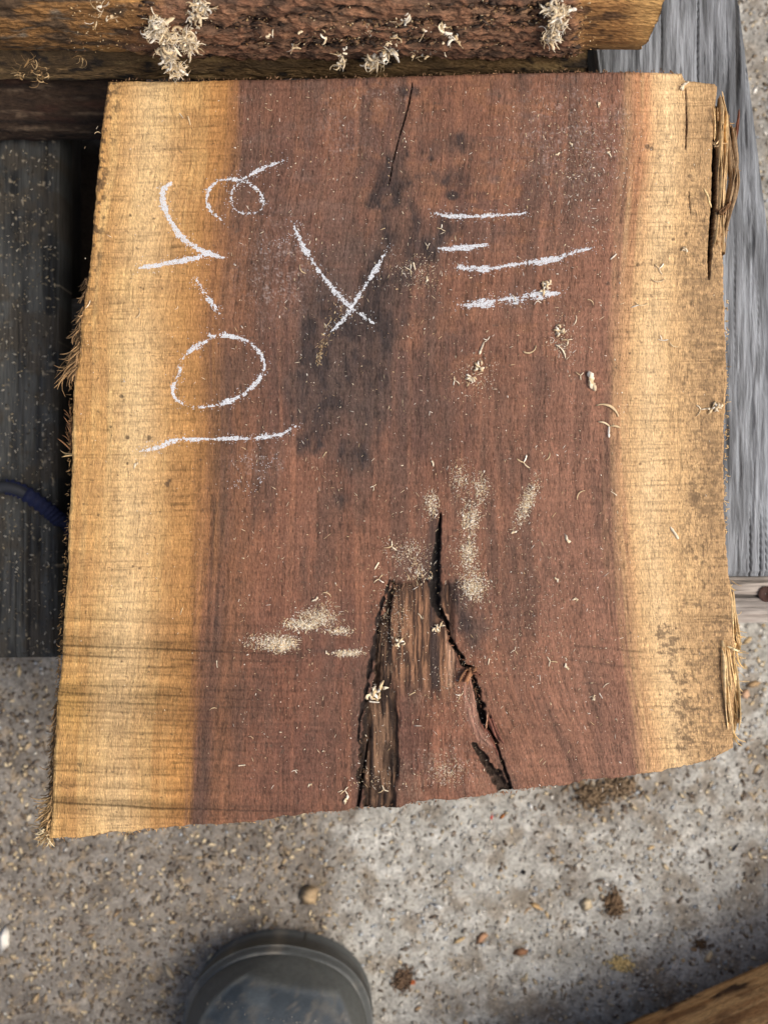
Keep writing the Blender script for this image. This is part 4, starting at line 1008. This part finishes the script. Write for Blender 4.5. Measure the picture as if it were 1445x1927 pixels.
# ------------------------------------------------------------------ blue strap
A = Acc()
sp = spline([W(-60, 935, .112), W(0, 917, .113), W(40, 924, .112), W(85, 955, .108), W(112, 978, .100), W(135, 1000, .080), W(170, 1040, .062)], 16)
strap = thing('ratchet_strap', 'navy blue webbing strap dropping off the dark plank into the gap', 'strap', None, W(40, 935, zL))
so = np.array(strap.location)
ribs = 1 + .12 * np.sign(np.sin(np.arange(len(sp)) * 1.6))
A.ribbon(sp[20:], .0092 * ribs[20:], .004, lin(24, 30, 58))
obj('webbing', A.mesh('webbing', False, so), M_strap, strap)
A = Acc()
P = sp[:36]; ang = np.linspace(0, 2 * math.pi, 11)[:-1]
T = np.gradient(P, axis=0); T /= np.linalg.norm(T, axis=1)[:, None]; Sd = np.cross(T, [0, 0, 1.]); Nn = np.cross(Sd, T)
r_ = .0042
V = (P[:, None] + r_ * (np.cos(ang)[None, :, None] * Sd[:, None] + np.sin(ang)[None, :, None] * Nn[:, None])).reshape(-1, 3)
m_ = len(P); k = np.arange(m_ - 1)[:, None] * 10; i_ = np.arange(10)[None, :]; j_ = (i_ + 1) % 10
A.add(V, np.stack([k + i_, k + j_, k + 10 + j_, k + 10 + i_], -1).reshape(-1, 4), (), lin(42, 44, 48))
obj('sleeve', A.mesh('sleeve', True, so), M_rubber, strap)

# ------------------------------------------------------------------ round-edged slab piece at the lower corner
def disp_log(X, S, Y, Z):
    gr = fbm(X / .05, S / .003, 4, 4); pl = fbm(X / .02, S / .012, 6, 4)
    rough = sst(fbm(X / .03, S / .02, 9) + .25 * sst(-X, -.03, .05), .66, .76)
    d = .0008 * (gr - .5) + rough * .004 * (fbm(X / .006, S / .004, 3) - .3)
    c = mix(bc(X, (206, 164, 112)), lin(166, 122, 78), sst(gr, .4, .7))
    c = mix(c, lin(110, 78, 52), sst(pl, .58, .7) * .6)
    c = mix(c, lin(72, 52, 38), rough)
    c = mix(c, lin(206, 168, 112), sst(Z, .118, .124) * .8)
    return d, c
LG = [(.030, .118), (.040, .100), (.046, .075), (.044, .045), (.030, .015), (.010, .002), (-.12, .002), (-.12, .122), (-.03, .124), (.02, .124)]
me, org = loft('corner_log', LG, -.16, .22, 190, disp_log, M_bark, 2.0)
lg = thing('live_edge_offcut', 'tan round-edged wood offcut lying on the concrete by the boot', 'timber', None)
b_ = obj('rounded_edge', me, M_bark, lg, loc=tuple(org))
p0 = np.array(W(1330, 1945, .09)); p1 = np.array(W(1445, 1894, .09))
lg.rotation_euler = (0, 0, math.atan2(p1[1] - p0[1], p1[0] - p0[0]))
cth, sth = math.cos(lg.rotation_euler[2]), math.sin(lg.rotation_euler[2])
lg.location = (p0[0] + sth * .043, p0[1] - cth * .043, 0)

# ------------------------------------------------------------------ boot
def build_boot():
    toe = np.array(W(570, 1790, .035)[:2]); ax = np.array([-.20, -.98]); ax /= np.linalg.norm(ax)
    sd = np.array([-ax[1], ax[0]])        # to the boot's own side (picture right)
    if sd[0] < 0: sd = -sd
    root = thing('rubber_boot', 'dark blue-grey rubber boot toe dusted with sawdust', 'boot', None, (toe[0] + ax[0] * .14, toe[1] + ax[1] * .14, 0))
    ro = np.array(root.location)
    Lf = .295
    ga = np.linspace(0, Lf, 600)
    gw_ = np.interp(ga, [0, .06, .09, .13, .18, .23, .26, Lf], [.069, .070, .071, .067, .053, .047, .046, .046])
    kern = np.hanning(81); kern /= kern.sum()
    gw_ = np.convolve(np.pad(gw_, 40, mode='edge'), kern, 'valid')
    gw_ = gw_ * (1 - np.clip(1 - ga / .070, 0, 1) ** 2.3) ** (1 / 2.3) * (1 - np.clip(1 - (Lf - ga) / .045, 0, 1) ** 2.3) ** (1 / 2.3)
    def halfw(a): return np.interp(a, ga, gw_)
    def hgt(a): return .047 * (1 - np.exp(-a / .020)) + .040 * sst(a, .0, .26)
    def shear(a): return -.006 * np.sin(np.clip(a / .1, 0, 1) * math.pi)
    na, nv = 110, 61
    aa = Lf * (1 - np.cos(np.linspace(0, math.pi, na))) / 2
    # smooth half width
    hw = halfw(aa)
    vv = np.sin(np.linspace(-math.pi / 2, math.pi / 2, nv))
    A2, V2 = np.meshgrid(aa, vv, indexing='ij'); HW = np.repeat(hw[:, None], nv, 1)
    def place(scale, z, inset=0):
        off = V2 * np.maximum(HW - inset, 0) * scale + shear(A2)
        a2 = A2 + inset * (1 - 2 * A2 / Lf)
        X = toe[0] + ax[0] * a2 + sd[0] * off; Y = toe[1] + ax[1] * a2 + sd[1] * off
        return np.stack([X, Y, z], -1)
    rim = np.clip((1 - np.abs(V2)) * HW / .012, 0, 1) * np.clip(A2 / .010, 0, 1) * np.clip((Lf - A2) / .01, 0, 1)
    # sole and foxing band
    zt = .030 + .006 * sst(rim, 0, .5)
    top = place(1, zt); bot = place(.985, np.full_like(zt, .001))
    V = np.vstack([top.reshape(-1, 3), bot.reshape(-1, 3)])
    q = np.vstack([grid_quads(nv, na)[:, ::-1], grid_quads(nv, na, na * nv)])
    idx = np.arange(na * nv).reshape(na, nv); ring = np.concatenate([idx[:, -1], idx[::-1, 0]])
    q = np.vstack([q, np.stack([ring, ring + na * nv, np.roll(ring, -1) + na * nv, np.roll(ring, -1)], 1)])
    nz = fbm(V[:, 0] / .012, V[:, 1] / .012, 4)
    c = mix(np.broadcast_to(lin(78, 81, 80), V.shape), lin(110, 107, 99), sst(nz, .45, .7))
    obj('sole', make_mesh('sole', V - ro, quads=q, col=c), M_boot, root)
    # upper
    Ht = hgt(A2)
    dome = (1 - np.abs(V2) ** 2.4) ** .55
    z = .034 + Ht * dome
    for bnd in (.010,):
        z = z + .0022 * np.exp(-((np.minimum((1 - np.abs(V2)) * HW, A2 * .8) - bnd) / .0022) ** 2)
    z = z + .0016 * (fbm(A2 / .018, V2 * 3, 2) - .5) + .0012 * sst(A2, .03, .06) * np.sin((A2 + .012 * V2 ** 2) / .0065)
    P = place(1, z, .0035)
    Xw, Yw = P[..., 0], P[..., 1]
    edge = np.minimum((1 - np.abs(V2)) * HW, A2 * .8)
    c = mix(np.broadcast_to(lin(54, 62, 68), z.shape + (3,)), lin(74, 82, 87), sst(fbm(Xw / .02, Yw / .02, 3), .45, .7))
    c = mix(c, lin(92, 90, 84), sst(fbm(Xw / .006, Yw / .006, 9, 4), .5, .72) * .55)
    c = mix(c, lin(112, 106, 96), sst(vn(Xw / .0011, Yw / .0011, 3), .8, .95) * .5)
    c = mix(c, lin(76, 78, 75), sst(-edge + .006 * (fbm(Xw / .012, Yw / .012, 5) - .5), -.014, -.009) * .9)
    c = mix(c, lin(104, 100, 92), sst(A2 + .03 * (fbm(Xw / .02, Yw / .02, 6) - .5), .034, .06) * sst(-np.abs(V2), -.75, -.3) * sst(vn(Xw / .0012, Yw / .0012, 7) + .4 * fbm(Xw / .01, Yw / .01, 2), .5, .9))
    obj('upper', make_mesh('upper', P.reshape(-1, 3) - ro, quads=grid_quads(nv, na)[:, ::-1], col=c.reshape(-1, 3)), M_boot, root)
    # shaft
    ang = np.linspace(0, 2 * math.pi, 41)[:-1]; zs = np.linspace(.085, .33, 14)
    V = []
    for r_off, seq in ((0, zs), (-.004, zs[::-1])):
        for zz in seq:
            t = (zz - .085) / .245; ra, rb = .056 + .012 * t + r_off, .046 + .018 * t + r_off
            ca = .215 + .01 * t
            for an in ang:
                a_ = ca + ra * math.cos(an); o_ = rb * math.sin(an)
                V.append([toe[0] + ax[0] * a_ + sd[0] * o_, toe[1] + ax[1] * a_ + sd[1] * o_, zz + .004 * (1 + math.cos(an)) * (1 - t)])
    V = np.array(V); m = 28
    i_ = np.arange(40)[None, :]; j_ = (i_ + 1) % 40; k_ = np.arange(m - 1)[:, None] * 40
    q = np.stack([k_ + i_, k_ + j_, k_ + 40 + j_, k_ + 40 + i_], -1).reshape(-1, 4)
    obj('shaft', make_mesh('shaft', V - ro, quads=q, col=np.tile(lin(46, 51, 56), (len(V), 1))), M_boot, root)
    # sawdust on the instep
    n = 420
    ar = rng.uniform(.03, .13, n); vr = rng.normal(0, .38, n); vr = np.clip(vr, -.85, .85)
    hwr = halfw(ar); hz = .034 + hgt(ar) * (1 - np.abs(vr) ** 2.4) ** .55
    off = vr * (hwr - .0035) + shear(ar)
    pos = np.stack([toe[0] + ax[0] * ar + sd[0] * off, toe[1] + ax[1] * ar + sd[1] * off, hz + .0003], 1)
    ar2 = .062 + .05 * rng.random(900); vr2 = np.clip(rng.normal(.05, .28, 900), -.7, .7)
    off2 = vr2 * (halfw(ar2) - .0035) + shear(ar2); hz2 = .034 + hgt(ar2) * (1 - np.abs(vr2) ** 2.4) ** .55
    pos = np.vstack([pos, np.stack([toe[0] + ax[0] * ar2 + sd[0] * off2, toe[1] + ax[1] * ar2 + sd[1] * off2, hz2 + .0002], 1)]); n = len(pos)
    crumbs('boot_dust', 'fine pale sawdust lying on the instep of the boot', pos, rng.uniform(.5, 1.5, n) * .00045, [(170, 165, 152), (140, 134, 122), (196, 186, 166), (120, 116, 108)])
build_boot()

# ------------------------------------------------------------------ debris on the ground
def gw(px, py):
    x, y, _ = W(px, py, 0.0)
    return x, y, float(ground_h(np.array(x), np.array(y)))
CH = {}
def chip_mesh(kind, seed):
    r = np.random.default_rng(seed); A = Acc()
    if kind == 'chip':
        A.chunk((0, 0, 0), (.012, .006, .003), 0, (1, 1, 1), r)
    elif kind == 'stone':
        A.chunk((0, 0, 0), (.010, .008, .005), r.uniform(0, 6), (1, 1, 1), r)
        A.chunk((.001, .0005, .0004), (.008, .008, .005), r.uniform(0, 6), (.92, .92, .92), r)
    elif kind == 'crumb':
        for k in range(240): A.chunk((r.normal(0, .0022), r.normal(0, .0034), abs(r.normal(0, .0009))), (.0020 * r.uniform(.5, 2), .0009, .0008), r.uniform(0, 6), np.full(3, r.uniform(.6, 1.6)), r)
    else:
        L = .012; n = 9; a = 0; P = [np.zeros(3)]
        t = r.uniform(-2.5, 2.5)
        for i in range(n - 1):
            a += t / n; P.append(P[-1] + L / n * np.array([math.cos(a), math.sin(a), 0]))
        P = np.array(P); P -= P.mean(0); P[:, 2] += .001 * np.sin(np.linspace(0, math.pi, n))
        A.ribbon(P, .0016 * np.array([.4, .8, 1, 1, 1, .9, .8, .6, .3]), .0003, (1, 1, 1), twist=np.linspace(0, r.uniform(-1.5, 1.5), n))
    return A
def ground_chip(kind, seed, color):
    key = (kind, seed % 6, color)
    if key not in CH:
        A = chip_mesh(kind, seed % 6 + 11)
        A.c = [np.clip(c * lin(*color), 0, 1) for c in A.c]
        me = A.mesh('ground_' + kind, False); me.materials.append(M_debris)
        z = min(v.co.z for v in me.vertices)
        for v in me.vertices: v.co.z -= z
        CH[key] = me
    return CH[key]
def put(kind, px, py, size, color, name, label, cat, group=None, rot=None):
    o = obj(name, ground_chip(kind, random.randrange(6), color), M_debris)
    x, y, z = gw(px, py); o.location = (x, y, z - .0004)
    o.rotation_euler = (0, 0, random.uniform(0, 6.28) if rot is None else rot)
    s = size * .0004 / (.012 if kind in ('chip', 'sliver') else .010); o.scale = (s, s, s)
    o['label'] = label; o['category'] = cat
    if group: o['group'] = group
    return o
put('stone', 583, 1684, 42, (172, 150, 118), 'pebble', 'tan pebble on the brown dirt above the boot toe', 'pebble')
put('crumb', 1155, 1702, 40, (116, 96, 74), 'bark_crumb', 'dark brown crumbled bark lump on the pale concrete', 'bark lump', rot=.2)
put('stone', 1102, 1702, 26, (208, 192, 160), 'wood_lump', 'pale cream wood lump beside the dark bark crumb', 'wood lump')
put('chip', 1008, 1706, 26, (186, 156, 112), 'wood_chunk', 'tan wood chunk between slab and boot on pale concrete', 'wood chip')
put('chip', 906, 1764, 34, (176, 138, 108), 'wood_chunk', 'pinkish brown wood chunk on pale concrete', 'wood chip', rot=.9)
put('chip', 980, 1792, 30, (140, 104, 78), 'wood_chunk', 'reddish brown wood chunk lying flat by the pinkish one', 'wood chip', rot=.2)
put('chip', 925, 1538, 13, (190, 52, 40), 'plastic_scrap', 'tiny bright red scrap close under the slab edge', 'scrap')
put('chip', 945, 1536, 13, (150, 96, 50), 'plastic_scrap', 'tiny orange brown scrap beside the red one', 'scrap')
put('chip', 775, 1850, 20, (178, 92, 48), 'wood_chunk', 'orange wood chunk in dark dirt beside the boot', 'wood chip')
put('crumb', 760, 1842, 34, (108, 88, 70), 'dirt_clod', 'dark dirt clod under the orange chunk beside the boot', 'dirt clod')
put('crumb', 1168, 1815, 30, (206, 184, 130), 'sawdust_lump', 'yellowish lump of packed sawdust on the concrete', 'sawdust lump', rot=1.4)
put('crumb', 1110, 1495, 46, (122, 104, 82), 'dirt_clod', 'brown dirt clod in the shade just below the slab', 'dirt clod', rot=1.2)
put('crumb', 1165, 1480, 46, (128, 110, 88), 'dirt_clod', 'wide brown dirt clod next to the slab corner', 'dirt clod', rot=1.5)
put('chip', 8, 1765, 44, (222, 218, 208), 'wood_chunk', 'large whitish chip half out of the frame', 'wood chip', rot=1.4)
put('chip', 318, 1830, 34, (168, 154, 130), 'wood_chunk', 'flat greyish chip on brown dirt left of the boot', 'wood chip', rot=-1.0)
put('stone', 984, 1642, 10, (40, 38, 38), 'pebble', 'small black pebble on the pale concrete', 'pebble')
put('chip', 1382, 1598, 18, (60, 60, 64), 'pebble', 'small flat slate-grey pebble on the pale concrete', 'pebble')
put('crumb', 1318, 1778, 20, (96, 76, 54), 'bark_crumb', 'small brown bark crumb above the tan offcut', 'bark lump')
put('stone', 1300, 1320, 26, (206, 168, 132), 'wood_lump', 'peach-coloured wood lump beside the slab edge', 'wood lump')
put('stone', 1402, 1305, 20, (206, 170, 140), 'wood_lump', 'small peach-coloured lump beside the torn slab edge', 'wood lump')

cnt = 0
tries = 0
while cnt < 300 and tries < 4000:
    tries += 1
    r = random.random()
    if r < .80: x, y = random.uniform(-10, 1455), random.uniform(1440, 1935)
    elif r < .90: x, y = random.uniform(1380, 1450), random.uniform(1160, 1460)
    elif r < .95: x, y = random.uniform(-5, 95), random.uniform(1245, 1600)
    else: x, y = random.uniform(1385, 1450), random.uniform(-5, 430)
    if 330 < x < 720 and y > 1740: continue
    d = float(dirt_shade_mask(np.array(float(x)), np.array(float(y))))
    kind = random.choice(['chip', 'chip', 'sliver', 'sliver', 'stone'])
    dirt_ = d > .5
    size = random.uniform(7, 17) * (1 if random.random() < .8 else 1.5)
    if kind == 'stone': size *= .55
    color = random.choice([(186, 168, 134), (206, 192, 162), (164, 144, 112), (176, 158, 128), (140, 120, 94)] if dirt_ else [(206, 186, 150), (188, 164, 124), (226, 222, 212), (164, 138, 104), (200, 202, 200)])
    tone = 'cream' if sum(color) > 580 else 'tan' if sum(color) > 470 else 'brown'
    kw = {'chip': 'angular wood chip', 'sliver': 'curled wood sliver', 'stone': 'lumpy crumb'}[kind]
    put(kind, x, y, size, color, 'wood_chip', 'small %s %s lying on the %s' % (tone, kw, 'brown trodden dirt' if dirt_ else 'pale concrete'), 'wood chip', 'chips on the brown dirt' if dirt_ else 'chips on the pale concrete')
    cnt += 1

def scatter(name, label, n, region, sz, cols, elong):
    pos = []; s = []
    x0, x1, y0, y1, fn = region
    while len(pos) < n:
        X = rng.uniform(x0, x1, n); Y = rng.uniform(y0, y1, n)
        keep = rng.random(n) < fn(X, Y)
        X, Y = X[keep], Y[keep]
        k = CAM_H / F_PX
        wx = (X - CX) * k; wy = (CY - Y) * k; wz = ground_h(wx, wy) + .0003
        pos.extend(np.stack([wx, wy, wz], 1).tolist())
    pos = pos[:n]
    crumbs(name, label, pos, (sz[0] + (sz[1] - sz[0]) * rng.random(n) ** 2.8) * .0004, cols, elong, M_debris, 'debris', flat=.13)
vis = lambda X, Y: ((Y > 1400) | (X < 150) | (X > 1330)).astype(float)
scatter('ground_sawdust', 'trodden sawdust and fibres mixed into the brown dirt', 17000, (-60, 1500, -40, 1980, lambda X, Y: vis(X, Y) * (.12 + .88 * dirt_shade_mask(X, Y))), (.7, 8), [(200, 184, 152), (150, 133, 106), (120, 106, 88), (196, 180, 150), (96, 84, 72), (140, 128, 110), (108, 98, 88), (120, 108, 96), (104, 94, 84), (128, 116, 102)], 1.6)
scatter('ground_grit', 'grey and cream grit strewn over the pale concrete', 14000, (-60, 1500, -40, 1980, lambda X, Y: vis(X, Y) * (1.0 - .85 * dirt_shade_mask(X, Y))), (.7, 8), [(200, 196, 184), (166, 162, 154), (192, 189, 181), (150, 140, 124), (176, 162, 136), (150, 142, 130), (172, 178, 182), (160, 156, 148), (150, 146, 138), (140, 134, 124)], .8)
